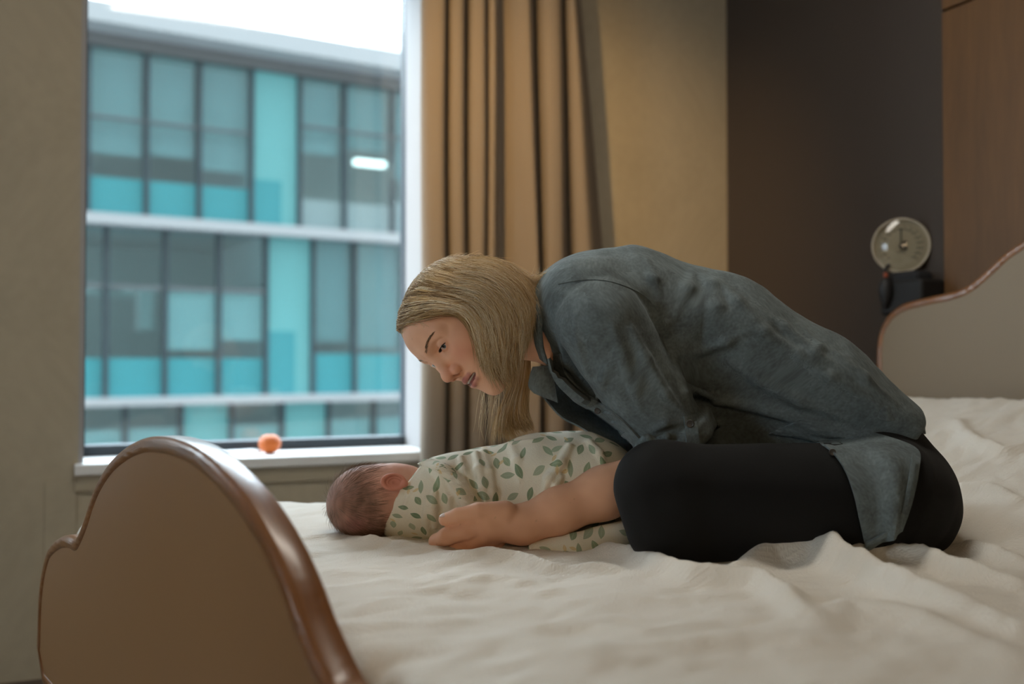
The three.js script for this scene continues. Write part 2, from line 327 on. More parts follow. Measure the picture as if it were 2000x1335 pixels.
// ------------------------------------------------------------------ outside: the glazed block across the court
{
  const g = group('glass_building');
  tag(g, 'office block with turquoise glass panels and white floor bands outside the window', 'building');
  const o = P(155, 704, 20.5), rot = 6.72 * Math.PI / 180;
  g.position.set(o.x, 0, o.z); g.rotation.y = rot;
  const ux = V3(Math.cos(rot), 0, -Math.sin(rot)), nrm = V3(Math.sin(rot), 0, Math.cos(rot));
  const F = (px, py) => { const r = ray(px, py), c = camera.position, d = (o.x - c.x) * nrm.x + (o.z - c.z) * nrm.z; const t = d / (r.x * nrm.x + r.z * nrm.z); const q = c.clone().addScaledVector(r, t); return [q.clone().sub(o).dot(ux), q.y]; };
  const fx = (px, py = 600) => F(px, py)[0];
  // cladding: turquoise and aqua enamelled panels; clear tinted glazing with real rooms, blinds and privacy film behind it
  const turquoise = std(lin(0.055, 0.310, 0.355), 0.3), paleGreen = std(lin(0.26, 0.36, 0.38), 0.35), aqua = std(lin(0.150, 0.440, 0.465), 0.3), blindM = std(lin(0.56, 0.60, 0.60), 0.8), film = std(lin(0.62, 0.70, 0.69), 0.6), roomWall = std(lin(0.55, 0.56, 0.55), 0.85), roomFloor = std(lin(0.16, 0.17, 0.18), 0.8), cupboard = std(lin(0.60, 0.60, 0.58), 0.6);
  const glazing = phys(lin(0.72, 0.86, 0.88), 0.02, { transmission: 1, thickness: 0, ior: 1.5 });
  const X0 = -14, X1 = 26;
  const white = std(lin(0.441, 0.461, 0.488), 0.6), grey = std(lin(0.150, 0.157, 0.165), 0.6), mull = std(lin(0.043, 0.063, 0.079), 0.5), mullPale = std(lin(0.150, 0.173, 0.189), 0.5);
  const yR = F(155, 20)[1], yP = F(155, 60)[1], yS = F(155, 84)[1], b1t = F(155, 416)[1], b1b = F(155, 437)[1], b2t = F(155, 777)[1], b2b = F(155, 793)[1];
  const fl = b1t - b2t;
  mesh('structure_core', box(X0, X1, -12, yS, -9, -3.6), roomWall, g);
  mesh('roof_parapet', box(X0 - 0.6, X1, yP, yR, -9, 0.75), white, g);
  mesh('soffit', box(X0, X1, yS, yP, -0.5, 0.12), grey, g);
  mesh('floor_band', box(X0, X1, b1b, b1t, -0.5, 0.32), white, g);
  mesh('floor_band', box(X0, X1, b2b, b2t, -0.5, 0.32), white, g);
  mesh('floor_band', box(X0, X1, b2b - fl, b2t - fl, -0.5, 0.32), white, g);
  mesh('floor_band', box(X0, X1, b2b - 2 * fl, b2t - 2 * fl, -0.5, 0.32), white, g);
  const z = -0.06, D = -3.6;
  const bar = (x, ya, yb, w = 0.09, m = mull) => mesh('mullion', box(x - w / 2, x + w / 2, ya, yb, z - 0.04, z + 0.07), m, g);
  const rail = (xa, xb, y, h = 0.06, m = mullPale) => mesh('transom', box(xa, xb, y - h / 2, y + h / 2, z - 0.03, z + 0.05), m, g);
  // slabs and rooms
  for (const [y0, y1] of [[yS - 0.05, yP], [b1b, b1t], [b2b, b2t], [b2b - fl, b2t - fl]]) { mesh('floor_slab', box(X0, X1, y0, y1, D, -0.1), roomWall, g); mesh('room_floor', box(X0, X1, y1, y1 + 0.02, D, -0.12), roomFloor, g); }
  // one bay: enamelled panel from slab to slab, or a low panel with glazing over it, a blind let down by a share of the height, a film between two shares
  function floor(yb, yt, edges, bays, yref) {
    const h = yt - yb;
    bays.forEach((q, i) => {
      const xa = fx(edges[i], yref), xb = fx(edges[i + 1], yref);
      if (q.panel) { mesh('cladding_panel', box(xa, xb, yb, yt, z - 0.06, z), aqua, g); if (q.low) mesh('cladding_panel', box(xa, lerp(xa, xb, 0.62), yb, yb + h * q.low, z, z + 0.03), turquoise, g); return; }
      const ys = yb + h * (q.low ?? 0.23);
      mesh('spandrel_panel', box(xa, xb, yb, ys, z - 0.06, z), q.pale ? paleGreen : turquoise, g);
      mesh('pane', box(xa, xb, ys, yt, z - 0.012, z - 0.006), glazing, g);
      if (q.blind) mesh('blind', box(xa + 0.06, xb - 0.06, yt - h * q.blind, yt, z - 0.20, z - 0.19), blindM, g);
      if (q.film) mesh('privacy_film', box(xa + 0.05, xb - 0.05, yt - h * q.film[1], yt - h * q.film[0], z - 0.03, z - 0.02), film, g);
    });
    for (const e of edges) bar(fx(e, yref), yb, yt);
  }
  floor(b1t, yS, [60, 172, 287, 390, 492, 586, 674, 768, 860, 960], [{ blind: 0.62 }, { blind: 0.62 }, { blind: 0.60 }, { blind: 0.66 }, { panel: 1, low: 0.3 }, { blind: 0.48, pale: 1, low: 0.2 }, { blind: 0.42, pale: 1, low: 0.2 }, { blind: 0.6, pale: 1 }, { blind: 0.5 }], 250);
  for (const [a, b, py] of [[60, 490, 236], [588, 860, 262]]) { const q = F((a + b) / 2, py)[1]; rail(fx(a, py), fx(b, py), q, 0.05); }
  floor(b2t, b1b, [95, 207, 323, 428, 520, 612, 694, 790, 890], [{}, {}, { film: [0.36, 0.72] }, { film: [0.36, 0.66] }, { panel: 1, low: 0.4 }, { blind: 0.66, low: 0.26 }, { blind: 0.70, low: 0.26 }, { blind: 0.5 }], 610);
  for (const [a, b, py] of [[95, 520, 562]]) { const q = F((a + b) / 2, py)[1]; rail(fx(a, py), fx(b, py), q, 0.08); }
  floor(b2t - fl, b2b, [150, 245, 354, 452, 552, 642, 731, 820, 900], [{ film: [0.14, 0.60] }, { film: [0.14, 0.60] }, { panel: 1, low: 0.5 }, { film: [0.14, 0.60] }, { panel: 1 }, { film: [0.12, 0.60] }, { film: [0.12, 0.60] }, {}], 830);
  // walls between rooms, cupboards and desks that show through the clear panes
  for (const [px, py] of [[492, 250], [586, 250], [520, 610], [612, 610]]) { const [x, y] = F(px, py); const lo = py < 400 ? b1t : b2t, hi = py < 400 ? yS : b1b; mesh('room_partition', box(x - 0.06, x + 0.06, lo, hi, D, -0.14), roomWall, g); }
  for (const [px, py, w, h, dz] of [[297, 600, 0.26, 0.8, -0.5], [190, 560, 1.1, 0.12, -0.9], [255, 565, 0.9, 0.14, -0.9], [640, 395, 1.2, 0.5, -1.4]]) { const [x, y] = F(px, py); mesh('cupboard', box(x - w / 2, x + w / 2, y - h / 2, y + h / 2, dz - 0.4, dz), cupboard, g); }
  // a lit ceiling lamp in the room behind the upper right windows
  {
    const r = ray(722, 318), c = camera.position, d = (o.x - c.x) * nrm.x + (o.z - c.z) * nrm.z - 1.0, q = c.clone().addScaledVector(r, d / (r.x * nrm.x + r.z * nrm.z)), lx = q.clone().sub(o).dot(ux);
    mesh('lamp_tube', rbox(lx - 0.36, lx + 0.36, q.y - 0.07, q.y + 0.05, -1.1, -0.9, 0.05, 3), std(lin(0.9, 0.92, 0.95), 0.6, { emissive: lin(1, 1, 0.96), emissiveIntensity: 2.2 }), g);
    const l = new THREE.RectAreaLight(lin(1, 0.98, 0.9), 60, 0.7, 0.18); l.position.set(lx, q.y - 0.09, -1.0); l.rotation.x = -Math.PI / 2; g.add(l);
  }
}
// a pale block far behind
{
  const g = group('distant_block'); tag(g, 'pale hazy tower far beyond the glass office block', 'building');
  const a = P(742, 60, 150), b = P(900, 60, 150);
  const y = P(770, 42, 150).y;
  mesh('tower', box(a.x, b.x, -12, y, a.z - 20, a.z), std(lin(0.50, 0.51, 0.52), 0.9), g);
  const c = P(768, 25, 151);
  mesh('roof_room', box(c.x, b.x, y, c.y, a.z - 16, a.z - 1), std(lin(0.50, 0.51, 0.52), 0.9), g);
}
tag(mesh('courtyard', box(-60, 80, -12.4, -12, -190, WZ - T - 0.05), std(lin(0.16, 0.165, 0.16), 0.9)), 'grey paved court between the buildings', 'ground').userData.kind = 'structure';
// the tall wing that holds this room: its own outer wall stands over the court
{
  const z1 = WZ - T, z0 = z1 - 0.001, y0 = -12, y1 = 56, m = std(lin(0.22, 0.21, 0.19), 0.9);
  const g = merge([box(-75, LX - 0.2, y0, y1, z1, z1 + 0.5), box(HX + 0.2, 85, y0, y1, z1, z1 + 6), box(LX - 0.2, HX + 0.2, CEIL + 0.2, y1, z1, z1 + 6), box(LX - 0.2, HX + 0.2, y0, -0.2, z1, z1 + 6)]);
  const o = mesh('wall_outer', g, m); struct(o, 'outer wall of the tall wing that holds the room');
}
// ------------------------------------------------------------------ the bed
const MT = 0.645 * K, FARZ = -2.436 * K, NEARZ = -0.64 * K, HEADX = 2.36 * K;   // mattress top, far and near edge, headboard face
const FD = V3(0.2192, 0, 0.9754).normalize();                     // footboard, from its far end to its near end
const FO = P(75, 704, 2.2);
const woodTone = dataTex(512, (u, v) => { const g = tnoise(u * 0.2, v, 80, 6) * 0.55 + tnoise(u * 0.1, v, 26, 2) * 0.6 + 0.2 * tnoise(u, v, 6, 3); const k = 0.86 + 0.16 * g; return [k, k * 0.97, k * 0.93]; }, true);
M.bedWood = phys(lin(0.30, 0.125, 0.036), 0.34, { map: woodTone, clearcoat: 0.5, clearcoatRoughness: 0.22 });
M.bedPanel = std(lin(0.27, 0.137, 0.052), 0.5);
M.headPanel = std(lin(0.25, 0.19, 0.125), 0.6);
M.metal = std(lin(0.45, 0.46, 0.47), 0.4, { metalness: 0.6 });
// outline in metres: distance along the board, height
function boardOutline(half, W, bottom, cut) {
  const pts = half.map(([s, h]) => new THREE.Vector2(s, h));
  const full = [...pts, ...pts.slice().reverse().map((p) => new THREE.Vector2(W - p.x, p.y))];
  const c = new THREE.SplineCurve(full).getPoints(220);
  return [new THREE.Vector2(cut, bottom), new THREE.Vector2(half[0][0], bottom + cut * 1.1), ...c, new THREE.Vector2(W - half[0][0], bottom + cut * 1.1), new THREE.Vector2(W - cut, bottom)];
}
function inset(poly, d) {
  const n = poly.length, out = [];
  for (let i = 0; i < n; i++) {
    const a = poly[(i + n - 1) % n], b = poly[i], c = poly[(i + 1) % n];
    const e1 = b.clone().sub(a).normalize(), e2 = c.clone().sub(b).normalize(), t = e1.add(e2).normalize();
    out.push(new THREE.Vector2(b.x + t.y * d, b.y - t.x * d)); // outline runs clockwise: inward is to the right
  }
  return out;
}
function buildBoard(parent, name, outline, thick, rim, panelMat) {
  const g = group(name, parent);
  const ring = new THREE.Shape(inset(outline, 0.011)); ring.holes.push(new THREE.Path(inset(outline, rim).reverse()));
  const rg = new THREE.ExtrudeGeometry(ring, { depth: thick - 0.022, bevelEnabled: true, bevelThickness: 0.011, bevelSize: 0.011, bevelSegments: 5, curveSegments: 4 });
  rg.translate(0, 0, -thick + 0.011);
  const p = rg.attributes.position, uv = rg.attributes.uv;
  for (let i = 0; i < p.count; i++) uv.setXY(i, (p.getX(i) + p.getY(i)) * 1.2, p.getZ(i) * 6 + p.getY(i) * 0.8);
  mesh('edge_trim', toCreasedNormals(rg, 0.6), M.bedWood, g);
  const pg = new THREE.ExtrudeGeometry(new THREE.Shape(inset(outline, rim - 0.002)), { depth: thick - 0.006, bevelEnabled: false, curveSegments: 4 });
  pg.translate(0, 0, -thick + 0.003);
  mesh('panel', pg, panelMat, g);
  return g;
}
const bed = group('bed'); tag(bed, 'wide wooden-ended bed with cloud shaped boards under a white sheet', 'bed');
{
  const half = [[0, 0.36], [0.01, 0.46], [0.036, 0.524], [0.082, 0.577], [0.125, 0.601], [0.2, 0.626], [0.27, 0.638], [0.322, 0.640], [0.352, 0.655], [0.399, 0.691], [0.445, 0.735], [0.502, 0.776], [0.583, 0.816], [0.683, 0.847], [0.773, 0.864], [0.85, 0.869]].map(([a, b]) => [a * K, b * K]);
  const fb = buildBoard(bed, 'footboard', boardOutline(half, 1.76 * K, 0.29 * K, 0.05), 0.042, 0.0135, M.bedPanel);
  fb.position.set(FO.x, 0, FO.z); fb.rotation.y = -Math.atan2(FD.z, FD.x);
}
{
  const pts = [[1710, 720], [1711, 672], [1718, 640], [1735, 612], [1762, 593], [1800, 582], [1850, 571], [1882, 560], [1906, 543], [1932, 520], [1962, 492], [2000, 466]];
  const z0 = onPlane(1710, 704, 'x', HEADX).z;
  const half = [[0, 0.55 * K], ...pts.map(([a, b]) => { const q = onPlane(a, b, 'x', HEADX); return [q.z - z0, q.y]; })];
  const last = half[half.length - 1];
  half.push([last[0] + 0.10, last[1] + 0.055], [last[0] + 0.20, last[1] + 0.07]);
  const W = 2 * (last[0] + 0.26);
  const hb = buildBoard(bed, 'headboard', boardOutline(half, W, 0.25, 0.05), 0.04, 0.0125, M.headPanel);
  hb.position.set(HEADX + 0.0, 0, z0 + W); hb.rotation.y = Math.PI / 2; // its own z points to +x: turn the face to the bed
  hb.position.set(HEADX + 0.04, 0, z0 + W);
}
const footX = (z) => FO.x + 0.064 + (z - FO.z) * FD.x / FD.z;
const hinge = (x) => { const t = x - 1.47 * K; return t <= -0.08 ? 0 : 0.285 * (t < 0.08 ? (t + 0.08) ** 2 / 0.32 : t); };
// ridges of the rumpled sheet, surveyed where they run
const RIDGES = [
  [[[1185, 1078], [1240, 1092], [1290, 1118], [1360, 1138], [1480, 1143], [1540, 1172], [1570, 1215]], 0.022, 0.016],
  [[[1440, 1118], [1500, 1098], [1590, 1096], [1660, 1118], [1740, 1160], [1850, 1195], [2000, 1240]], 0.026, 0.024],
  [[[1640, 1105], [1700, 1092], [1800, 1104], [1900, 1130], [2000, 1152]], 0.020, 0.020],
  [[[1560, 1250], [1650, 1190], [1760, 1205], [1850, 1240], [2000, 1300]], 0.03, 0.010],
  [[[900, 1092], [950, 1086], [1010, 1094], [1080, 1112], [1180, 1115], [1260, 1125]], 0.018, 0.008],
  [[[880, 1150], [960, 1130], [1060, 1145]], 0.02, 0.005],
  [[[1000, 1240], [1120, 1225], [1260, 1240], [1380, 1225]], 0.025, 0.006],
  [[[1150, 1290], [1300, 1262], [1450, 1250], [1600, 1255]], 0.03, 0.007],
  [[[850, 1260], [1000, 1265], [1150, 1290]], 0.03, 0.006],
  [[[680, 1050], [760, 1062], [850, 1078]], 0.015, 0.006],
  [[[1868, 960], [1900, 985], [1960, 1000], [2000, 998]], 0.022, 0.014],
  [[[1860, 1020], [1930, 1030], [2000, 1050]], 0.022, 0.012],
  [[[1855, 1070], [1920, 1080], [2000, 1105]], 0.020, 0.012],
  [[[1900, 900], [1950, 905], [2000, 895]], 0.03, 0.008],
].map(([pts, w, h]) => ({ pts: pts.map(([a, b]) => { let q = onPlane(a, b, 'y', MT); for (let k = 0; k < 6; k++) q = onPlane(a, b, 'y', MT + hinge(q.x)); return [q.x, q.z]; }), w: w * K, h: h * K * 1.75 }));
function segDist(x, z, a, b) { const dx = b[0] - a[0], dz = b[1] - a[1], t = clamp(((x - a[0]) * dx + (z - a[1]) * dz) / (dx * dx + dz * dz), 0, 1); return [Math.hypot(x - a[0] - dx * t, z - a[1] - dz * t), t]; }
const DIPS = [];
function sheetTop(x, z) {
  let h = MT + hinge(x);
  h += 0.006 * noise(x * 5, z * 7, 1) + 0.004 * Math.abs(noise(x * 9 - z * 5, z * 26 + x * 6, 11)) + 0.006 * noise(x * 9 + z * 5, z * 17 - x * 3, 4) + 0.0026 * noise(x * 26 + z * 9, z * 40, 7);
  for (const r of RIDGES) {
    let best = 9, along = 0; const n = r.pts.length - 1;
    for (let i = 0; i < n; i++) { const [d, t] = segDist(x, z, r.pts[i], r.pts[i + 1]); if (d < best) { best = d; along = (i + t) / n; } }
    if (best < r.w * 4) h += r.h * Math.exp(-((best / r.w) ** 2)) * Math.sin(Math.PI * clamp(0.08 + along * 0.84, 0, 1)) ** 0.6;
  }
  for (const d of DIPS) h -= d[4] * Math.exp(-(((x - d[0]) / d[2]) ** 2) - ((z - d[1]) / d[3]) ** 2);
  return h;
}
{
  // sheet: top, rounded over all sides, hanging down
  const na = 330, nb = 270, pos = [], uv = [], idx = [], R = 0.05, drop = 0.17;
  const prof = (t, lo, hi) => { // parameter 0..1 across: returns [position, drop below top]
    const m = 0.075; // share of rows used by each hanging side
    if (t < m) { const q = t / m; if (q < 0.4) return [lo - 0.004, drop * (1 - q / 0.4) + R * 0.0 + R * (q < 0.4 ? 1 : 0)]; const a = (q - 0.4) / 0.6 * Math.PI / 2; return [lo + R * (1 - Math.cos(a)), R * (1 - Math.sin(a))]; }
    if (t > 1 - m) { const r = prof(1 - t, lo, hi); return [hi - (r[0] - lo), r[1]]; }
    return [lerp(lo + R, hi - R, (t - m) / (1 - 2 * m)), 0];
  };
  for (let i = 0; i <= na; i++) for (let j = 0; j <= nb; j++) {
    const [z, dz] = prof(j / nb, FARZ, NEARZ);
    const [x, dx] = prof(i / na, footX(z), HEADX - 0.015);
    const y = sheetTop(x, z) - Math.max(dx, dz) - 0.25 * Math.min(dx, dz);
    pos.push(x, y, z); uv.push(x, z);
  }
  for (let i = 0; i < na; i++) for (let j = 0; j < nb; j++) { const a = i * (nb + 1) + j, b = a + nb + 1; idx.push(a, a + 1, b, b, a + 1, b + 1); }
  const g = new THREE.BufferGeometry(); g.setAttribute('position', new THREE.Float32BufferAttribute(pos, 3)); g.setAttribute('uv', new THREE.Float32BufferAttribute(uv, 2)); g.setIndex(idx); g.computeVertexNormals();
  const weave = dataTex(512, (u, v) => { const rib = Math.pow(0.5 + 0.5 * Math.cos(v * TAU * 26 + 0.8 * tnoise(u, v, 10, 2)), 2); return 0.35 + 0.22 * rib * (0.6 + 0.8 * tnoise(u, v, 18, 3)) + 0.22 * tnoise(u, v, 90, 5) + 0.12 * tnoise(u, v, 40, 1); });
  weave.repeat.set(5, 5);
  const sheet = mesh('bed_sheet', g, phys(lin(0.73, 0.70, 0.635), 0.95, { bumpMap: weave, bumpScale: 0.002, side: THREE.DoubleSide, sheen: 0.25, sheenColor: lin(0.8, 0.78, 0.74), sheenRoughness: 0.7 }));
  tag(sheet, 'rumpled cream white cotton sheet spread over the whole mattress', 'sheet');
  // mattress and frame
  const ms = new THREE.Shape([new THREE.Vector2(footX(FARZ) + 0.02, -FARZ - 0.02), new THREE.Vector2(footX(NEARZ) + 0.02, -NEARZ + 0.02), new THREE.Vector2(1.23, -NEARZ + 0.02), new THREE.Vector2(1.23, -FARZ - 0.02)]);
  const mg = new THREE.ExtrudeGeometry(ms, { depth: 0.15, bevelEnabled: false }); mg.rotateX(-Math.PI / 2); mg.translate(0, MT - 0.175, 0);
  mesh('mattress', mg, M.white, bed);
  const back = rbox(0, HEADX - 1.25, -0.15, 0, FARZ + 0.02, NEARZ - 0.02, 0.02); back.rotateZ(Math.atan(0.285)); back.translate(1.23, MT - 0.03, 0);
  mesh('mattress_head_section', back, M.white, bed);
  mesh('bed_frame', merge([box(0.4, HEADX, 0.29, 0.36, FARZ + 0.05, FARZ + 0.1), box(0.4, HEADX, 0.29, 0.36, NEARZ - 0.1, NEARZ - 0.05), box(0.02, 0.4, 0.29, 0.36, FARZ + 0.05, FARZ + 0.1), box(0.2, HEADX, 0.30, 0.36, -1.35, -1.27)]), M.metal, bed);
  for (const [x, zz] of [[footX(FARZ) - 0.005, FARZ + 0.1], [footX(NEARZ) + 0.05, NEARZ - 0.1], [HEADX - 0.1, FARZ + 0.1], [HEADX - 0.1, NEARZ - 0.1]])
    mesh('leg', new THREE.CylinderGeometry(0.02, 0.02, 0.31, 20).translate(x, 0.155, zz), M.metal, bed);
}
// ------------------------------------------------------------------ the woman
const J = (px, py, d, r) => ({ p: P(px, py, d), r: R(r, d) });
const limb = (a, b) => cap(a.p, b.p, a.r, b.r);
const CX = RIGHT.clone(), CY = UPV.clone(), CZ = FWD.clone().negate();
const camVec = (x, y, z) => V3(0, 0, 0).addScaledVector(CX, x).addScaledVector(CY, y).addScaledVector(CZ, z);
// union of fields, each skipped when its bounding ball is far
function bounded(f, c, r) { return (x, y, z) => { const d = Math.hypot(x - c.x, y - c.y, z - c.z) - r; return d > 0.03 ? d + 0.004 : f(x, y, z); }; }
const boxOf = (pts, m) => { const b = new THREE.Box3().setFromPoints(pts); b.min.addScalar(-m); b.max.addScalar(m); return b; };

const woman = group('person'); tag(woman, 'blond woman in a grey blue shirt and black leggings kneeling bent over the baby', 'person');
// --- skeleton, surveyed
const jSh = J(1172, 628, 1.775, 88), jEl = J(1322, 868, 1.815, 72), jElF = J(1318, 905, 1.835, 46), jWr = J(1022, 1024, 1.81, 36);
const jHipN = J(1722, 975, 1.77, 112), jKneeN = J(1292, 952, 1.69, 84), jShinN = J(1300, 1030, 1.685, 66), jAnkN = J(1740, 1052, 1.80, 46);
const jHipF = J(1712, 970, 2.02, 100), jKneeF = J(1330, 945, 2.06, 74), jShinF = J(1336, 1000, 2.06, 58), jAnkF = J(1720, 1010, 2.00, 42);
const jSeat = J(1738, 985, 1.87, 112), jSeat2 = J(1757, 962, 1.83, 104);
const tC0 = J(1120, 612, 1.93, 92), tC1 = J(1222, 618, 1.93, 124), tC2 = J(1392, 682, 1.92, 138), tC3 = J(1560, 790, 1.90, 140), tC4 = J(1690, 888, 1.88, 138);
const ACROSS = CZ;

// --- leggings
const legParts = [
  limb(jHipN, jKneeN), limb(jKneeN, jShinN), limb(jShinN, jAnkN), limb(jHipF, jKneeF), limb(jKneeF, jShinF), limb(jShinF, jAnkF),
  flatCap(jSeat.p, jSeat2.p, jSeat.r, jSeat2.r, ACROSS, 1.25), limb(J(1700, 905, 1.88, 112), jSeat), limb(jHipN, J(1790, 1010, 1.80, 70)),
];
const legF = (x, y, z) => { let d = 9; for (const f of legParts) d = smin(d, f(x, y, z), 0.03); return d + 0.0012 * noise(x * 22, y * 22, z * 22); };
{
  const b = boxOf([jHipN.p, jKneeN.p, jShinN.p, jAnkN.p, jHipF.p, jKneeF.p, jSeat.p, jSeat2.p], 0.12);
  const g = triUV(surfaceNets(legF, b.min, b.max, 0.007));
  const knit = dataTex(128, (u, v) => 0.5 + 0.3 * Math.sin(u * TAU * 40) * Math.cos(v * TAU * 24) + 0.2 * tnoise(u, v, 30, 3)); knit.repeat.set(14, 14);
  const lg = mesh('leggings', g, std(lin(0.0032, 0.0036, 0.0038), 1.0, { bumpMap: knit, bumpScale: 0.0004 }), woman);
  lg.userData.label = 'plain black leggings';
}

// --- shirt: torso, bust, near and far sleeves
const shN = [limb(jSh, jEl)];
const farSh = J(1190, 650, 2.10, 76), farEl = J(1225, 850, 2.16, 60);
const torsoBase = (x, y, z) => {
  let d = T0(x, y, z); d = smin(d, T1(x, y, z), 0.05); d = smin(d, T2(x, y, z), 0.05); d = smin(d, T3(x, y, z), 0.05); d = smin(d, TB(x, y, z), 0.06); d = smin(d, TL(x, y, z), 0.05); d = smin(d, TS(x, y, z), 0.045);
  return d;
};
const T0 = flatCap(tC0.p, tC1.p, tC0.r, tC1.r, ACROSS, 1.2), T1 = flatCap(tC1.p, tC2.p, tC1.r, tC2.r, ACROSS, 1.08), T2 = flatCap(tC2.p, tC3.p, tC2.r, tC3.r, ACROSS, 1.05), T3 = flatCap(tC3.p, tC4.p, tC3.r, tC4.r, ACROSS, 1.12);
const TB = flatCap(P(1180, 722, 1.93), P(1262, 800, 1.93), R(86, 1.93), R(78, 1.93), ACROSS, 1.2);
const TL = flatCap(P(1300, 770, 1.92), P(1540, 858, 1.89), R(92, 1.92), R(92, 1.89), ACROSS, 1.05);
const TS = cap(P(1140, 588, 1.82), P(1150, 590, 2.06), R(84, 1.82), R(76, 2.06)); // across the shoulders
// folds: picture course, half width and height in pixels
const FOLDS = [
  [[[1303, 632], [1312, 690], [1336, 770], [1352, 800]], 9, 5], [[[1235, 640], [1262, 700], [1300, 770], [1345, 815]], 9, 6], [[[1196, 640], [1216, 700], [1236, 760]], 9, 4],
  [[[1124, 615], [1128, 670], [1150, 730], [1180, 760]], 8, 5], [[[1085, 650], [1110, 710], [1150, 760]], 8, 5], [[[1200, 690], [1178, 740], [1165, 780]], 7, 4],
  [[[1262, 510], [1276, 545], [1286, 590]], 8, 4], [[[1355, 530], [1345, 565], [1318, 615]], 14, 4], [[[1362, 530], [1392, 560], [1402, 600], [1385, 640]], 16, 3.5],
  [[[1316, 690], [1370, 682], [1420, 665], [1470, 640]], 10, 5], [[[1395, 545], [1440, 590], [1490, 650], [1545, 690]], 14, 6], [[[1470, 600], [1530, 640], [1590, 690], [1660, 735]], 12, 5],
  [[[1500, 655], [1560, 690], [1620, 735], [1720, 790]], 10, 5], [[[1330, 745], [1400, 780], [1500, 800], [1600, 832], [1690, 850]], 11, 7], [[[1540, 835], [1620, 838], [1700, 850], [1780, 870]], 10, 6],
  [[[1420, 700], [1480, 740], [1560, 780], [1650, 812]], 12, 5], [[[1275, 840], [1300, 826], [1340, 822]], 7, 5], [[[1360, 838], [1385, 832], [1404, 830]], 6, 5], [[[1260, 700], [1240, 760], [1250, 800]], 8, 3],
  [[[1640, 700], [1690, 740], [1745, 790]], 10, 4], [[[1560, 640], [1600, 680], [1650, 700]], 9, 3],
];
const shirtBase = (x, y, z) => Math.min(9, smin(torsoBase(x, y, z), smin(SLV(x, y, z), SLVF(x, y, z), 0.01), 0.018));
const SLV = limb(jSh, jEl), SLVF = limb(farSh, farEl);
const flank = (() => { const a = P(1400, 640, 1.772), b = P(1760, 815, 1.762), c = P(1500, 862, 1.862), n = b.clone().sub(a).cross(c.clone().sub(a)).normalize(), o = P(1370, 760, 1.8); if (n.dot(CZ) < 0) n.negate(); return (x, y, z) => { const l = (x - o.x) * CX.x + (y - o.y) * CX.y + (z - o.z) * CX.z; return (x - a.x) * n.x + (y - a.y) * n.y + (z - a.z) * n.z - (l < 0 ? -l * 0.9 : 0); }; })();
const shirtCut = (x, y, z) => smin(smax(torsoBase(x, y, z), flank(x, y, z), 0.03), smin(SLV(x, y, z), SLVF(x, y, z), 0.01), 0.005);
const foldCaps = [];
for (const [pts, w, h0] of FOLDS) { const h = h0 * 1.5;
  const q = pts.map(([a, b]) => trace(shirtCut, a, b, 1.3, 2.3)).filter(Boolean);
  for (let i = 0; i + 1 < q.length; i++) {
    const r0 = R(w, 1.8), t = (k) => Math.sin(Math.PI * clamp((k + 0.35) / (q.length - 0.3), 0.05, 0.97));
    const a = q[i], b = q[i + 1], sink = r0 - R(h, 1.8), A = a.clone().addScaledVector(FWD, sink), B = b.clone().addScaledVector(FWD, sink);
    foldCaps.push(bounded(cap(A, B, r0 * t(i), r0 * t(i + 1)), A.clone().add(B).multiplyScalar(0.5), A.distanceTo(B) / 2 + r0));
  }
}
// front opening: the shirt hangs open below the near placket; neck hole; sleeve end; back hem
const opening = (() => {
  const a = P(1072, 716, 1.80), b = P(1250, 872, 1.80), n = b.clone().sub(a).cross(FWD).normalize(); if (n.dot(CY) > 0) n.negate(); // points below the line
  return (x, y, z) => -((x - a.x) * n.x + (y - a.y) * n.y + (z - a.z) * n.z); // negative below the placket line
})();
const neckHole = cap(P(1000, 640, 1.92), P(1098, 640, 1.92), R(72, 1.92), R(66, 1.92));
const sleeveEnd = (() => { const a = P(1330, 876, 1.80), n = P(1322, 868, 1.815).sub(P(1172, 628, 1.775)).normalize(); return (x, y, z) => (x - a.x) * n.x + (y - a.y) * n.y + (z - a.z) * n.z; })();
const hemPlane = (() => { const a = P(1772, 838, 1.86), n = camVec(0.86, -0.35, 0).normalize(); return (x, y, z) => (x - a.x) * n.x + (y - a.y) * n.y + (z - a.z) * n.z; })();
const cuffRing = (() => { const c = P(1318, 852, 1.812), n = P(1322, 868, 1.815).sub(P(1172, 628, 1.775)).normalize(), rr = R(76, 1.81), th = R(13, 1.81);
  return (x, y, z) => { const px = x - c.x, py = y - c.y, pz = z - c.z, h = px * n.x + py * n.y + pz * n.z, l = Math.sqrt(Math.max(0, px * px + py * py + pz * pz - h * h)); return Math.hypot(Math.max(0, Math.abs(h) - R(10, 1.81)), l - rr) - th * (0.8 + 0.3 * noise(x * 50, y * 50, z * 50)); }; })();
const farSide = (() => { const a = P(1200, 700, 1.99); return (x, y, z) => (x - a.x) * CZ.x + (y - a.y) * CZ.y + (z - a.z) * CZ.z; })(); // positive on the near side
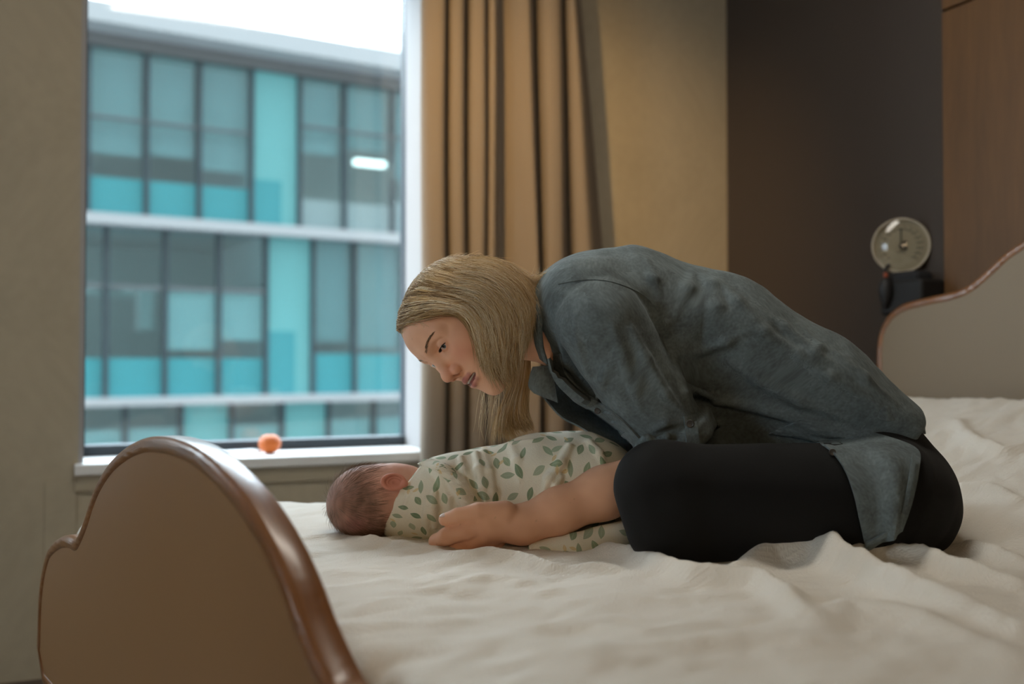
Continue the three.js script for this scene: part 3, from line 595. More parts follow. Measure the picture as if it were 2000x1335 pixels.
const shirtF = (x, y, z) => {
  let t = torsoBase(x, y, z);
  const s = SLV(x, y, z);
  let hasFold = t < 0.05 || s < 0.05;
  // open front: scoop away the middle below the placket, leaving the far front panel
  if (t < 0.12) { const op = Math.max(opening(x, y, z), -farSide(x, y, z) - R(56, 1.93)); t = smax(t, -smax(op, t + 0.0, 0.004) , 0.006); }
  t = smax(t, hemPlane(x, y, z), 0.006);
  t = smax(t, flank(x, y, z), 0.03); // below the ridge of the back the cloth falls inwards
  let sl = smax(smin(s, cuffRing(x, y, z), 0.006), sleeveEnd(x, y, z), 0.004);
  let d = smin(t, sl, 0.005);
  d = smin(d, SLVF(x, y, z), 0.012);
  if (hasFold) for (const f of foldCaps) d = smin(d, f(x, y, z), 0.009);
  d = smax(d, -neckHole(x, y, z), 0.006);
  return d + 0.0022 * noise(x * 16 + 3, y * 16, z * 12) + 0.0011 * noise(x * 42, y * 42, z * 42);
};
const denimTone = dataTex(512, (u, v) => { const k = 0.88 + 0.12 * tnoise(u, v, 9, 1) + 0.11 * tnoise(u, v, 70, 4) + 0.07 * tnoise(u, v, 30, 6); return [k, k * 1.0, k * 1.01]; }, true);
denimTone.repeat.set(4, 4);
const denimBump = dataTex(256, (u, v) => 0.5 + 0.12 * Math.sin((u * 2 + v) * TAU * 40) + 0.35 * tnoise(u, v, 60, 8)); denimBump.repeat.set(9, 9);
M.denim = phys(lin(0.168, 0.212, 0.218), 0.92, { map: denimTone, bumpMap: denimBump, bumpScale: 0.0004, side: THREE.DoubleSide, sheen: 0.35, sheenColor: lin(0.32, 0.34, 0.34), sheenRoughness: 0.55 });
M.black = std(lin(0.008, 0.009, 0.01), 0.95);
let shirt;
{
  const b = boxOf([tC0.p, tC1.p, tC2.p, tC3.p, tC4.p, jSh.p, jEl.p, farSh.p, farEl.p, P(1180, 722, 1.93), P(1540, 858, 1.89)], 0.135);
  const g = triUV(surfaceNets(shirtF, b.min, b.max, 0.0052));
  shirt = mesh('shirt', g, M.denim, woman); shirt.userData.label = 'washed grey blue button shirt with rolled sleeves';
}
// black vest under the open shirt
const vestF = (x, y, z) => smax(smax(torsoBase(x, y, z), flank(x, y, z), 0.03) + 0.022, -cap(P(1000, 640, 1.92), P(1120, 690, 1.92), R(80, 1.92), R(92, 1.92))(x, y, z), 0.01);
{
  const b = boxOf([tC0.p, tC1.p, tC2.p, tC3.p, tC4.p, P(1180, 722, 1.93), P(1540, 858, 1.89)], 0.13);
  mesh('vest', surfaceNets(vestF, b.min, b.max, 0.010), M.black, woman).userData.label = 'black vest under the open shirt';
}
// a thick cloth strip or panel: rows of points [near edge .. far edge], offset along the normal for thickness
function clothPanel(rows, thick) {
  const n = rows.length, m = rows[0].length, pos = [], idx = [];
  const nor = rows.map((r, i) => r.map((p, j) => { const a = rows[Math.min(n - 1, i + 1)][j].clone().sub(rows[Math.max(0, i - 1)][j]), b = r[Math.min(m - 1, j + 1)].clone().sub(r[Math.max(0, j - 1)]); const q = a.cross(b).normalize(); if (q.dot(FWD) > 0) q.negate(); return q; }));
  for (const s of [1, -1]) for (let i = 0; i < n; i++) for (let j = 0; j < m; j++) { const p = rows[i][j].clone().addScaledVector(nor[i][j], s * thick / 2); pos.push(p.x, p.y, p.z); }
  const O = n * m, q = (a, b, c, d) => idx.push(a, b, c, a, c, d);
  for (let i = 0; i < n - 1; i++) for (let j = 0; j < m - 1; j++) { const a = i * m + j; q(a, a + m, a + m + 1, a + 1); q(O + a, O + a + 1, O + a + m + 1, O + a + m); }
  for (let i = 0; i < n - 1; i++) { let a = i * m; q(a, O + a, O + a + m, a + m); a += m - 1; q(a, a + m, O + a + m, O + a); }
  for (let j = 0; j < m - 1; j++) { let a = j; q(a, a + 1, O + a + 1, O + a); a += (n - 1) * m; q(a, O + a, O + a + 1, a + 1); }
  const g = new THREE.BufferGeometry(); g.setAttribute('position', new THREE.Float32BufferAttribute(pos, 3)); g.setIndex(idx); g.computeVertexNormals();
  return triUV(toCreasedNormals(g, 0.9));
}
function polyAt(pts, t) { const c = pts.length - 1, k = clamp(t * c, 0, c - 1e-6), i = Math.floor(k), f = k - i, a = pts[i], b = pts[i + 1]; return a.map((v, n) => lerp(v, b[n], f)); }
function smoothAt(pts, t) { const c = new THREE.CatmullRomCurve3(pts.map((p) => V3(...p)), false, 'centripetal'); const q = c.getPoint(t); return [q.x, q.y, q.z]; }
// strip laid on the surface of a field along a course of [px, py]
function stripOn(field, courseA, courseB, n, m, lift, thick, fallback) {
  const rows = [];
  for (let i = 0; i < n; i++) {
    const a = smoothAt(courseA.map(([x, y]) => [x, y, 0]), i / (n - 1)), b = smoothAt(courseB.map(([x, y]) => [x, y, 0]), i / (n - 1)), r = [];
    for (let j = 0; j < m; j++) { const px = lerp(a[0], b[0], j / (m - 1)), py = lerp(a[1], b[1], j / (m - 1)); const q = trace(field, px, py, 1.3, 2.3) ?? P(px, py, fallback); r.push(q.addScaledVector(FWD, -lift)); }
    rows.push(r);
  }
  return clothPanel(rows, thick);
}
{
  // near placket, from the collar down the open front
  const A = [[1070, 700], [1082, 742], [1112, 775], [1158, 806], [1205, 842], [1246, 880]], B = [[1094, 690], [1104, 728], [1134, 760], [1178, 790], [1222, 826], [1256, 864]];
  mesh('placket', stripOn(shirtF, A, B, 26, 5, 0.004, 0.003, 1.80), M.denim, shirt);
  // far front panel of the open shirt: hangs lower, seen from inside and along its edge
  const E = [[1040, 742, 1.96], [1062, 778, 1.96], [1100, 815, 1.96], [1150, 845, 1.96], [1200, 872, 1.95], [1244, 890, 1.94]], I = [[1085, 700, 2.02], [1110, 735, 2.04], [1150, 770, 2.05], [1200, 800, 2.05], [1245, 830, 2.03], [1285, 860, 2.0]];
  const rows = []; for (let i = 0; i < 24; i++) { const a = smoothAt(E, i / 23), b = smoothAt(I, i / 23), r = []; for (let j = 0; j < 7; j++) { const t = j / 6, bow = Math.sin(t * Math.PI) * 6; r.push(P(lerp(a[0], b[0], t) - bow, lerp(a[1], b[1], t) + bow + 2 * Math.sin(i * 0.9), lerp(a[2], b[2], t))); } rows.push(r); }
  mesh('front_panel', clothPanel(rows, 0.003), M.denim, shirt);
  // collar: near leaf folded along the neck, far leaf hanging under the chin
  const c1 = [[1084, 548, 1.86], [1068, 585, 1.835], [1058, 630, 1.82], [1060, 675, 1.82], [1070, 712, 1.825]], c2 = [[1066, 556, 1.88], [1046, 590, 1.85], [1042, 625, 1.845], [1046, 668, 1.845], [1056, 700, 1.85]];
  const rows2 = []; for (let i = 0; i < 22; i++) { const a = smoothAt(c1, i / 21), b = smoothAt(c2, i / 21), r = []; for (let j = 0; j < 6; j++) { const t = j / 5; r.push(P(lerp(a[0], b[0], t), lerp(a[1], b[1], t), lerp(a[2], b[2], t) - 0.016 * Math.sin(t * Math.PI))); } rows2.push(r); }
  mesh('collar', clothPanel(rows2, 0.004), M.denim, shirt);
  const d1 = [[1042, 716, 1.93], [1036, 735, 1.935], [1034, 754, 1.94], [1044, 766, 1.945]], d2 = [[1078, 712, 1.90], [1082, 735, 1.90], [1086, 760, 1.90], [1090, 786, 1.90]];
  const rows3 = []; for (let i = 0; i < 12; i++) { const a = smoothAt(d1, i / 11), b = smoothAt(d2, i / 11), r = []; for (let j = 0; j < 6; j++) { const t = j / 5; r.push(P(lerp(a[0], b[0], t), lerp(a[1], b[1], t), lerp(a[2], b[2], t) - 0.01 * Math.sin(t * Math.PI))); } rows3.push(r); }
  mesh('collar', clothPanel(rows3, 0.004), M.denim, shirt);
  // armhole and shoulder seams
  mesh('seam', stripOn(shirtF, [[1090, 549], [1135, 541], [1182, 542], [1225, 554], [1264, 575], [1290, 606], [1306, 640]], [[1090, 555], [1135, 547], [1182, 548], [1224, 560], [1261, 580], [1286, 610], [1300, 642]], 40, 3, 0.0004, 0.0014, 1.80), M.denim, shirt);
  // tab that holds the rolled sleeve
  mesh('sleeve_tab', stripOn(shirtF, [[1334, 812], [1337, 840], [1340, 872]], [[1358, 808], [1362, 840], [1366, 872]], 10, 4, 0.004, 0.003, 1.75), M.denim, shirt);
  // crumpled edge of the rolled cuff
  {
    const arcs = [[[1244, 888], [1250, 866], [1264, 855], [1280, 862], [1290, 882]], [[1282, 876], [1290, 858], [1302, 852], [1312, 862], [1318, 878]], [[1258, 880], [1270, 872], [1284, 876]]];
    const fs = arcs.flatMap((q, k) => q.slice(1).map((e, i) => cap(P(q[i][0], q[i][1], 1.738 + 0.006 * Math.sin(i * 2 + k)), P(e[0], e[1], 1.738 + 0.006 * Math.sin(i * 2 + 2 + k)), R(8 - k, 1.76), R(8 - k, 1.76))));
    const f = (x, y, z) => { let d = 9; for (const q of fs) d = smin(d, q(x, y, z), 0.004); return d + 0.0015 * noise(x * 90, y * 90, z * 90); };
    const b = boxOf([P(1244, 888, 1.738), P(1318, 850, 1.738)], 0.022);
    mesh('cuff', triUV(surfaceNets(f, b.min, b.max, 0.0022)), M.denim, shirt);
  }
  // hem turned up over the small of the back
  const h1 = [[1694, 800, 1.80], [1730, 822, 1.78], [1755, 818, 1.79], [1778, 828, 1.83], [1800, 846, 1.88]], h2 = [[1690, 770, 1.80], [1722, 790, 1.78], [1748, 795, 1.79], [1776, 806, 1.84], [1798, 812, 1.90]];
  const rows4 = []; for (let i = 0; i < 22; i++) { const a = smoothAt(h1, i / 21), b = smoothAt(h2, i / 21), r = []; for (let j = 0; j < 6; j++) { const t = j / 5; const q = trace(shirtF, lerp(a[0], b[0], t), lerp(a[1], b[1], t), 1.4, 2.2); r.push(P(lerp(a[0], b[0], t), lerp(a[1], b[1], t), lerp(a[2], b[2], t) - 0.01)); } rows4.push(r); }
  mesh('back_hem', clothPanel(rows4, 0.004), M.denim, shirt);
  const h3 = [[1766, 800, 1.88], [1782, 806, 1.90], [1800, 806, 1.93]], h4 = [[1774, 826, 1.87], [1796, 836, 1.885], [1806, 846, 1.89]];
  const rows5 = []; for (let i = 0; i < 10; i++) { const a = smoothAt(h3, i / 9), b = smoothAt(h4, i / 9), r = []; for (let j = 0; j < 5; j++) { const t = j / 4; r.push(P(lerp(a[0], b[0], t), lerp(a[1], b[1], t) + 3 * Math.sin(i + j), lerp(a[2], b[2], t))); } rows5.push(r); }
  mesh('back_hem', clothPanel(rows5, 0.004), M.denim, shirt);
  // near shirt tail spread over the hip
  const L = [[1500, 845], [1556, 852], [1606, 868], [1640, 905], [1662, 960], [1674, 1015], [1687, 1072]], Rr = [[1560, 820], [1650, 836], [1730, 852], [1790, 880], [1790, 915], [1776, 980], [1757, 1034]];
  const rows6 = [], N = 40, Mm = 18;
  const both = (x, y, z) => Math.min(legF(x, y, z), shirtF(x, y, z));
  for (let i = 0; i < N; i++) {
    const t = i / (N - 1), a = smoothAt(L.map(([x, y]) => [x, y, 0]), t), b = smoothAt(Rr.map(([x, y]) => [x, y, 0]), t), r = [];
    for (let j = 0; j < Mm; j++) {
      const u = j / (Mm - 1), px = lerp(a[0], b[0], u), py = lerp(a[1], b[1], u), q = trace(both, px, py, 1.3, 2.3) ?? P(px, py, 1.8);
      const fold = Math.exp(-(((u - 0.52 - 0.12 * t) / 0.13) ** 2)) * 0.016 * sstep(0.15, 0.5, t) + Math.exp(-(((u - 0.12) / 0.1) ** 2)) * 0.004;
      r.push(q.addScaledVector(FWD, -(0.006 + fold + 0.004 * t)));
    }
    rows6.push(r);
  }
  // even out the sheet so that it spans hollows as cloth does
  for (let it = 0; it < 4; it++) for (let i = 1; i < N - 1; i++) for (let j = 1; j < Mm - 1; j++) { const avg = V3(0, 0, 0).add(rows6[i - 1][j]).add(rows6[i + 1][j]).add(rows6[i][j - 1]).add(rows6[i][j + 1]).multiplyScalar(0.25); rows6[i][j].lerp(avg, 0.35); }
  mesh('shirt_tail', clothPanel(rows6, 0.003), M.denim, shirt);
  // hem seams of the tail
  mesh('hem_seam', stripOn((x, y, z) => both(x, y, z) - 0.012, [[1786, 884], [1772, 975], [1754, 1028], [1722, 1050], [1690, 1066]], [[1780, 884], [1765, 973], [1748, 1022], [1718, 1043], [1689, 1058]], 26, 3, 0.004, 0.003, 1.78), M.denim, shirt);
  // buttons
  const bm = std(lin(0.05, 0.045, 0.04), 0.35);
  for (const [px, py, r] of [[1346, 826, 8], [1166, 801, 6.5], [1622, 881, 6.5]]) {
    const q = trace(both, px, py, 1.3, 2.2) ?? P(px, py, 1.78); q.addScaledVector(FWD, -0.009);
    const g = new THREE.LatheGeometry([[0, 0.0018], [0.6, 0.0016], [0.75, 0.0026], [0.95, 0.0026], [1, 0.001], [1, -0.001], [0, -0.001]].map(([a, b]) => new THREE.Vector2(a * R(r, 1.76), b)), 22);
    const m = mesh('button', g, bm, shirt); m.position.copy(q); m.quaternion.setFromUnitVectors(V3(0, 1, 0), CZ.clone().addScaledVector(CX, -0.25).normalize());
  }
}

// --- head: its own axes (forward, up, towards her left)
const PHI = THREE.MathUtils.degToRad(35);
const hU = camVec(-0.862, 0.506, 0), hF0 = camVec(-0.506, -0.862, 0), hF = hF0.clone().multiplyScalar(Math.cos(PHI)).addScaledVector(CZ, Math.sin(PHI)), hS = CZ.clone().multiplyScalar(Math.cos(PHI)).addScaledVector(hF0, -Math.sin(PHI));
const hC = P(912, 634, 1.905), HS = 0.955;
const headPt = (f, u, s) => hC.clone().addScaledVector(hF, f * HS).addScaledVector(hU, u * HS).addScaledVector(hS, s * HS);
const toHead = (x, y, z) => { const a = x - hC.x, b = y - hC.y, c = z - hC.z; return [(a * hF.x + b * hF.y + c * hF.z) / HS, (a * hU.x + b * hU.y + c * hU.z) / HS, (a * hS.x + b * hS.y + c * hS.z) / HS]; };
const v = V3;
const H = {
  cran: ell(v(-0.010, 0.026, 0), [0.096, 0.080, 0.073]), fore: ell(v(0.030, 0.048, 0), [0.060, 0.046, 0.060]), face: ell(v(0.034, -0.022, 0), [0.055, 0.082, 0.056]),
  chin: ell(v(0.074, -0.091, 0), [0.017, 0.015, 0.019]), muzz: ell(v(0.070, -0.054, 0), [0.025, 0.030, 0.030]),
  bridge: cap(v(0.086, 0.022, 0), v(0.1035, -0.012, 0), 0.0062, 0.0082), tip: ell(v(0.1070, -0.0185, 0), [0.0112, 0.0102, 0.0112]), septum: cap(v(0.104, -0.024, 0), v(0.094, -0.031, 0), 0.0045, 0.005),
};
const sym = (mk) => [mk(1), mk(-1)];
const HSym = {
  jaw: sym((k) => cap(v(0.004, -0.052, 0.047 * k), v(0.066, -0.090, 0.013 * k), 0.017, 0.016)), ramus: sym((k) => cap(v(-0.008, -0.005, 0.058 * k), v(0.004, -0.052, 0.047 * k), 0.016, 0.017)),
  cheek: sym((k) => ell(v(0.058, -0.014, 0.037 * k), [0.024, 0.026, 0.022])), brow: sym((k) => cap(v(0.086, 0.030, 0.006 * k), v(0.070, 0.031, 0.042 * k), 0.010, 0.009)),
  socket: sym((k) => ell(v(0.0935, 0.013, 0.030 * k), [0.016, 0.0115, 0.016])), lid: sym((k) => ell(v(0.0725, 0.0135, 0.0315 * k), [0.0138, 0.0134, 0.0142])), slit: sym((k) => ell(v(0.0870, 0.0112, 0.0325 * k), [0.0062, 0.0042, 0.0112])),
  ala: sym((k) => ell(v(0.0950, -0.0240, 0.0125 * k), [0.0108, 0.0092, 0.0080])), nostril: sym((k) => ell(v(0.0985, -0.0318, 0.0070 * k), [0.0085, 0.0068, 0.0046])),
  ulip: sym((k) => (() => { const a = cap(v(0.0965, -0.0460, 0.002 * k), v(0.0905, -0.0475, 0.0140 * k), 0.0044, 0.0040), b = cap(v(0.0905, -0.0475, 0.0140 * k), v(0.0765, -0.0500, 0.0265 * k), 0.0046, 0.0026); return (x, y, z) => smin(a(x, y, z), b(x, y, z), 0.003); })()),
  llip: sym((k) => (() => { const a = cap(v(0.0945, -0.0622, 0.0), v(0.0885, -0.0612, 0.0140 * k), 0.0051, 0.0046), b = cap(v(0.0885, -0.0612, 0.0140 * k), v(0.0765, -0.0535, 0.0262 * k), 0.0050, 0.0026); return (x, y, z) => smin(a(x, y, z), b(x, y, z), 0.003); })()),
  ear: sym((k) => ell(v(-0.006, -0.002, 0.073 * k), [0.016, 0.028, 0.006])),
};
const mouthCut = (() => { const seg = [1, -1].flatMap((k) => [cap(v(0.1000, -0.0548, 0), v(0.0940, -0.0546, 0.0140 * k), 0.0034, 0.0032), cap(v(0.0940, -0.0546, 0.0140 * k), v(0.0800, -0.0525, 0.0255 * k), 0.0032, 0.0012)]); return (x, y, z) => Math.min(...seg.map((f) => f(x, y, z))); })();
const two = (pair, x, y, z) => Math.min(pair[0](x, y, z), pair[1](x, y, z));
function headLocal(f, u, s) {
  let d = H.cran(f, u, s);
  d = smin(d, H.fore(f, u, s), 0.03); d = smin(d, H.face(f, u, s), 0.03);
  d = smin(d, two(HSym.ramus, f, u, s), 0.02); d = smin(d, two(HSym.jaw, f, u, s), 0.022); d = smin(d, H.chin(f, u, s), 0.018); d = smin(d, H.muzz(f, u, s), 0.018);
  d = smin(d, two(HSym.cheek, f, u, s), 0.022); d = smin(d, two(HSym.brow, f, u, s), 0.014);
  d = smax(d, -two(HSym.socket, f, u, s), 0.014);
  d = smin(d, two(HSym.lid, f, u, s), 0.0035);
  d = smin(d, H.bridge(f, u, s), 0.012); d = smin(d, H.tip(f, u, s), 0.007); d = smin(d, two(HSym.ala, f, u, s), 0.004); d = smin(d, H.septum(f, u, s), 0.004);
  d = smax(d, -two(HSym.nostril, f, u, s), 0.0025);
  d = smin(d, two(HSym.ulip, f, u, s), 0.004); d = smin(d, two(HSym.llip, f, u, s), 0.004);
  d = smax(d, -mouthCut(f, u, s), 0.002); d = smax(d, -two(HSym.slit, f, u, s), 0.0015);
  d = smin(d, two(HSym.ear, f, u, s), 0.006);
  return d;
}
const neckA = headPt(-0.030, -0.045, 0), neckB = P(1120, 640, 1.93);
const neckF = cap(neckA, neckB, 0.052, 0.060);
const headF = (x, y, z) => { const [f, u, s] = toHead(x, y, z); return headLocal(f, u, s) * HS; };
const headNeckF = (x, y, z) => smin(headF(x, y, z), neckF(x, y, z), 0.025);
const skinNoise = (x, y, z) => 0.5 + 0.5 * noise(x * 60, y * 60, z * 60);
const skinColor = (x, y, z, base) => { const n = skinNoise(x, y, z), m = 0.5 + 0.5 * noise(x * 240, y * 240, z * 240), fr = m > 0.86 ? 0.82 : 1; return [base[0] * (0.94 + 0.10 * n) * fr, base[1] * (0.90 + 0.16 * n) * fr, base[2] * (0.90 + 0.16 * n) * fr]; };
const SKIN = [0.79, 0.445, 0.285];
M.skin = phys(0xffffff, 0.52, { vertexColors: true, specularIntensity: 0.6, sheen: 0.25, sheenColor: lin(0.6, 0.32, 0.22), sheenRoughness: 0.5 });
const headGeo = (() => {
  const ax = (p) => [Math.abs(hF[p]) * 0.125 + Math.abs(hU[p]) * 0.12 + Math.abs(hS[p]) * 0.085];
  const half = v(+ax('x'), +ax('y'), +ax('z')), lo = hC.clone().sub(half), hi = hC.clone().add(half); hi.x += 0.06; hi.y += 0.02;
  const g = surfaceNets(headNeckF, lo, hi, 0.0023);
  return paint(g, (x, y, z) => {
    const [f, u, s] = toHead(x, y, z);
    let c = skinColor(x, y, z, SKIN);
    const lip = Math.min(two(HSym.ulip, f, u, s), two(HSym.llip, f, u, s));
    const k = 1 - sstep(-0.0004, 0.0016, lip);
    const flush = Math.exp(-(((f - 0.07) / 0.03) ** 2) - ((u + 0.018) / 0.022) ** 2 - ((Math.abs(s) - 0.042) / 0.02) ** 2) + 0.8 * Math.exp(-(((f - 0.108) / 0.012) ** 2) - ((u + 0.02) / 0.012) ** 2);
    c = [c[0] * (1 + 0.02 * flush), c[1] * (1 - 0.16 * flush), c[2] * (1 - 0.14 * flush)];
    c = [lerp(c[0], 0.42, k), lerp(c[1], 0.145, k), lerp(c[2], 0.13, k)];
    const m = mouthCut(f, u, s) < 0.0007 ? 1 : 0; // inside of the mouth
    if (m) c = [0.20, 0.055, 0.05];
    return c;
  });
})();
// --- near forearm, palm and fingers on a grid of their own
const PALM = [J(1022, 1024, 1.81, 33), J(955, 1022, 1.80, 36)];
const FING = [
  [J(950, 1018, 1.795, 27), J(912, 1033, 1.79, 21), J(872, 1047, 1.795, 17), J(853, 1057, 1.82, 15), J(856, 1060, 1.85, 12)],
  [J(955, 1034, 1.80, 26), J(920, 1058, 1.80, 18), J(886, 1072, 1.81, 14), J(872, 1073, 1.84, 12), J(880, 1068, 1.865, 11)],
  [J(960, 1044, 1.81, 24), J(932, 1064, 1.815, 17), J(900, 1070, 1.84, 13), J(892, 1068, 1.865, 11)],
  [J(968, 1050, 1.83, 22), J(945, 1066, 1.84, 14), J(918, 1068, 1.865, 11), J(912, 1066, 1.88, 10)],
  [J(985, 1004, 1.795, 27), J(934, 1000, 1.785, 19), J(894, 1007, 1.785, 15), J(869, 1014, 1.79, 12.5)],
];
const foreF = (() => { const a = limb(jElF, J(1180, 962, 1.835, 48)), b = limb(J(1180, 962, 1.835, 48), J(1090, 998, 1.82, 42)), c = limb(J(1090, 998, 1.82, 42), jWr); return (x, y, z) => smin(smin(a(x, y, z), b(x, y, z), 0.02), c(x, y, z), 0.02); })();
const handF = (() => {
  const palm = limb(...PALM), chains = FING.map((ch) => ch.slice(1).map((q, i) => limb(ch[i], q)));
  return (x, y, z) => {
    let d = smin(foreF(x, y, z), palm(x, y, z), 0.02);
    for (const ch of chains) { let e = 9; ch.forEach((f, i) => { const w = f(x, y, z); e = smin(e, w, 0.004); }); d = smin(d, e, 0.0035); }
    return d;
  };
})();
const handGeo = (() => {
  const b = boxOf([jElF.p, jWr.p, ...FING.flat().map((q) => q.p)], 0.05);
  const g = surfaceNets(handF, b.min, b.max, 0.0028);
  const kn = FING.slice(0, 3).map((c) => c[1].p);
  return paint(g, (x, y, z) => { const c = skinColor(x, y, z, SKIN); let k = 0; for (const q of kn) k = Math.max(k, Math.exp(-(((x - q.x) ** 2 + (y - q.y) ** 2 + (z - q.z) ** 2) / 0.0002))); return [c[0], c[1] * (1 - 0.12 * k), c[2] * (1 - 0.1 * k)]; });
})();
// --- rest of the body inside the clothes, far arm with its hand round the baby
const bodyParts = [cap(tC0.p, tC1.p, tC0.r - 0.03, tC1.r - 0.03), cap(tC1.p, tC2.p, tC1.r - 0.05, tC2.r - 0.05), cap(tC2.p, tC3.p, tC2.r - 0.055, tC3.r - 0.055), cap(tC3.p, tC4.p, tC3.r - 0.055, tC4.r - 0.055),
  cap(P(1150, 590, 1.84), P(1150, 590, 2.04), R(55, 1.9), R(55, 1.9)), cap(jSh.p, jElF.p, R(50, 1.78), R(44, 1.83)), cap(farSh.p, farEl.p, 0.04, 0.036), cap(tC4.p, jSeat.p, 0.07, 0.07), cap(jHipN.p, jKneeN.p, 0.05, 0.045), cap(jHipF.p, jKneeF.p, 0.05, 0.04), neckF,
  cap(P(1110, 660, 1.93), P(1200, 720, 1.93), R(66, 1.93), R(70, 1.93))];
const bodyF = (x, y, z) => { let d = 9; for (const f of bodyParts) d = smin(d, f(x, y, z), 0.02); return d; };
const bodyGeo = (() => { const b = boxOf([tC0.p, tC1.p, tC2.p, tC3.p, tC4.p, jSh.p, jElF.p, farEl.p, jSeat.p, jKneeN.p, jKneeF.p, neckA], 0.1); return paint(surfaceNets(bodyF, b.min, b.max, 0.011), (x, y, z) => skinColor(x, y, z, SKIN)); })();
const farHandGeo = (() => {
  const a = J(1225, 850, 2.16, 36), w = J(1010, 945, 2.13, 26), ch = [[J(960, 945, 2.11, 26), J(915, 930, 2.10, 14), J(880, 915, 2.08, 10)], [J(960, 952, 2.11, 24), J(910, 945, 2.11, 14), J(872, 935, 2.09, 10)], [J(962, 960, 2.11, 24), J(912, 960, 2.11, 13), J(880, 955, 2.09, 10)], [J(965, 968, 2.11, 22), J(925, 974, 2.11, 12), J(898, 972, 2.10, 9)], [J(985, 935, 2.10, 22), J(955, 912, 2.08, 14), J(930, 898, 2.06, 10)]];
  const fs = [limb(a, w), limb(w, J(965, 952, 2.11, 30))], chains = ch.map((c) => c.slice(1).map((q, i) => limb(c[i], q)));
  const f = (x, y, z) => { let d = smin(fs[0](x, y, z), fs[1](x, y, z), 0.02); for (const c of chains) { let e = 9; for (const q of c) e = smin(e, q(x, y, z), 0.004); d = smin(d, e, 0.006); } return d; };
  const b = boxOf([a.p, w.p, ...ch.flat().map((q) => q.p)], 0.04);
  return paint(surfaceNets(f, b.min, b.max, 0.0035), (x, y, z) => skinColor(x, y, z, SKIN));
})();
const body = mesh('body', joinIndexed([headGeo, handGeo, bodyGeo, farHandGeo]), M.skin, woman);
body.userData.label = 'fair skin of face, neck and bare forearm';
// eyes, teeth, brows, lashes, nail
for (const k of [1, -1]) {
  const eye = mesh('eye', new THREE.SphereGeometry(0.0128 * HS, 28, 20), phys(lin(0.62, 0.60, 0.58), 0.15), body); eye.position.copy(headPt(0.0725, 0.0135, 0.0315 * k));
  const look = hF.clone().addScaledVector(hU, -0.20).addScaledVector(hS, 0.30).normalize();
  const iris = mesh('iris', new THREE.SphereGeometry(0.0063 * HS, 22, 14), phys(lin(0.09, 0.15, 0.19), 0.1, { clearcoat: 1, clearcoatRoughness: 0.03 }), eye); iris.position.copy(look).multiplyScalar(0.0073 * HS);
  const pup = mesh('pupil', new THREE.SphereGeometry(0.0030 * HS, 16, 10), phys(lin(0.004, 0.004, 0.004), 0.1), eye); pup.position.copy(look).multiplyScalar(0.0112 * HS);
}
function fieldHairs(list, seg, mat, name, parent) { // list of {pts:[Vector3], r, c}
  const pos = [], nor = [], col = [], idx = [];
  for (const h of list) {
    const curve = new THREE.CatmullRomCurve3(h.pts, false, 'centripetal'), n = h.seg ?? seg, base = pos.length / 3;
    const pts = curve.getPoints(n); let side = null;
    for (let i = 0; i <= n; i++) {
      const t = pts[Math.min(n, i + 1)].clone().sub(pts[Math.max(0, i - 1)]).normalize();
      if (!side) side = Math.abs(t.y) < 0.9 ? v(0, 1, 0).cross(t).normalize() : v(1, 0, 0).cross(t).normalize(); else side.addScaledVector(t, -side.dot(t)).normalize();
      const up = t.clone().cross(side), r = h.r * (h.taper === 0 ? 1 : Math.min(1, 0.35 + 6 * (i / n)) * Math.min(1, 0.12 + 2.2 * (1 - i / n)));
      for (let k = 0; k < 3; k++) { const a = k * TAU / 3, nx = side.clone().multiplyScalar(Math.cos(a)).addScaledVector(up, Math.sin(a)); const q = pts[i].clone().addScaledVector(nx, r); pos.push(q.x, q.y, q.z); nor.push(nx.x, nx.y, nx.z); col.push(...h.c); }
      if (i < n) for (let k = 0; k < 3; k++) { const a = base + i * 3 + k, b = base + i * 3 + (k + 1) % 3; idx.push(a, b, a + 3, b, b + 3, a + 3); }
    }
  }
  const g = new THREE.BufferGeometry(); g.setAttribute('position', new THREE.Float32BufferAttribute(pos, 3)); g.setAttribute('normal', new THREE.Float32BufferAttribute(nor, 3)); g.setAttribute('color', new THREE.Float32BufferAttribute(col, 3)); g.setIndex(idx);
  return mesh(name, g, mat, parent);
}
M.hair = phys(0xffffff, 0.5, { vertexColors: true, transmission: 0.22, thickness: 0, specularIntensity: 0.8, sheen: 0.4, sheenColor: lin(0.7, 0.6, 0.45), sheenRoughness: 0.4, side: THREE.DoubleSide });
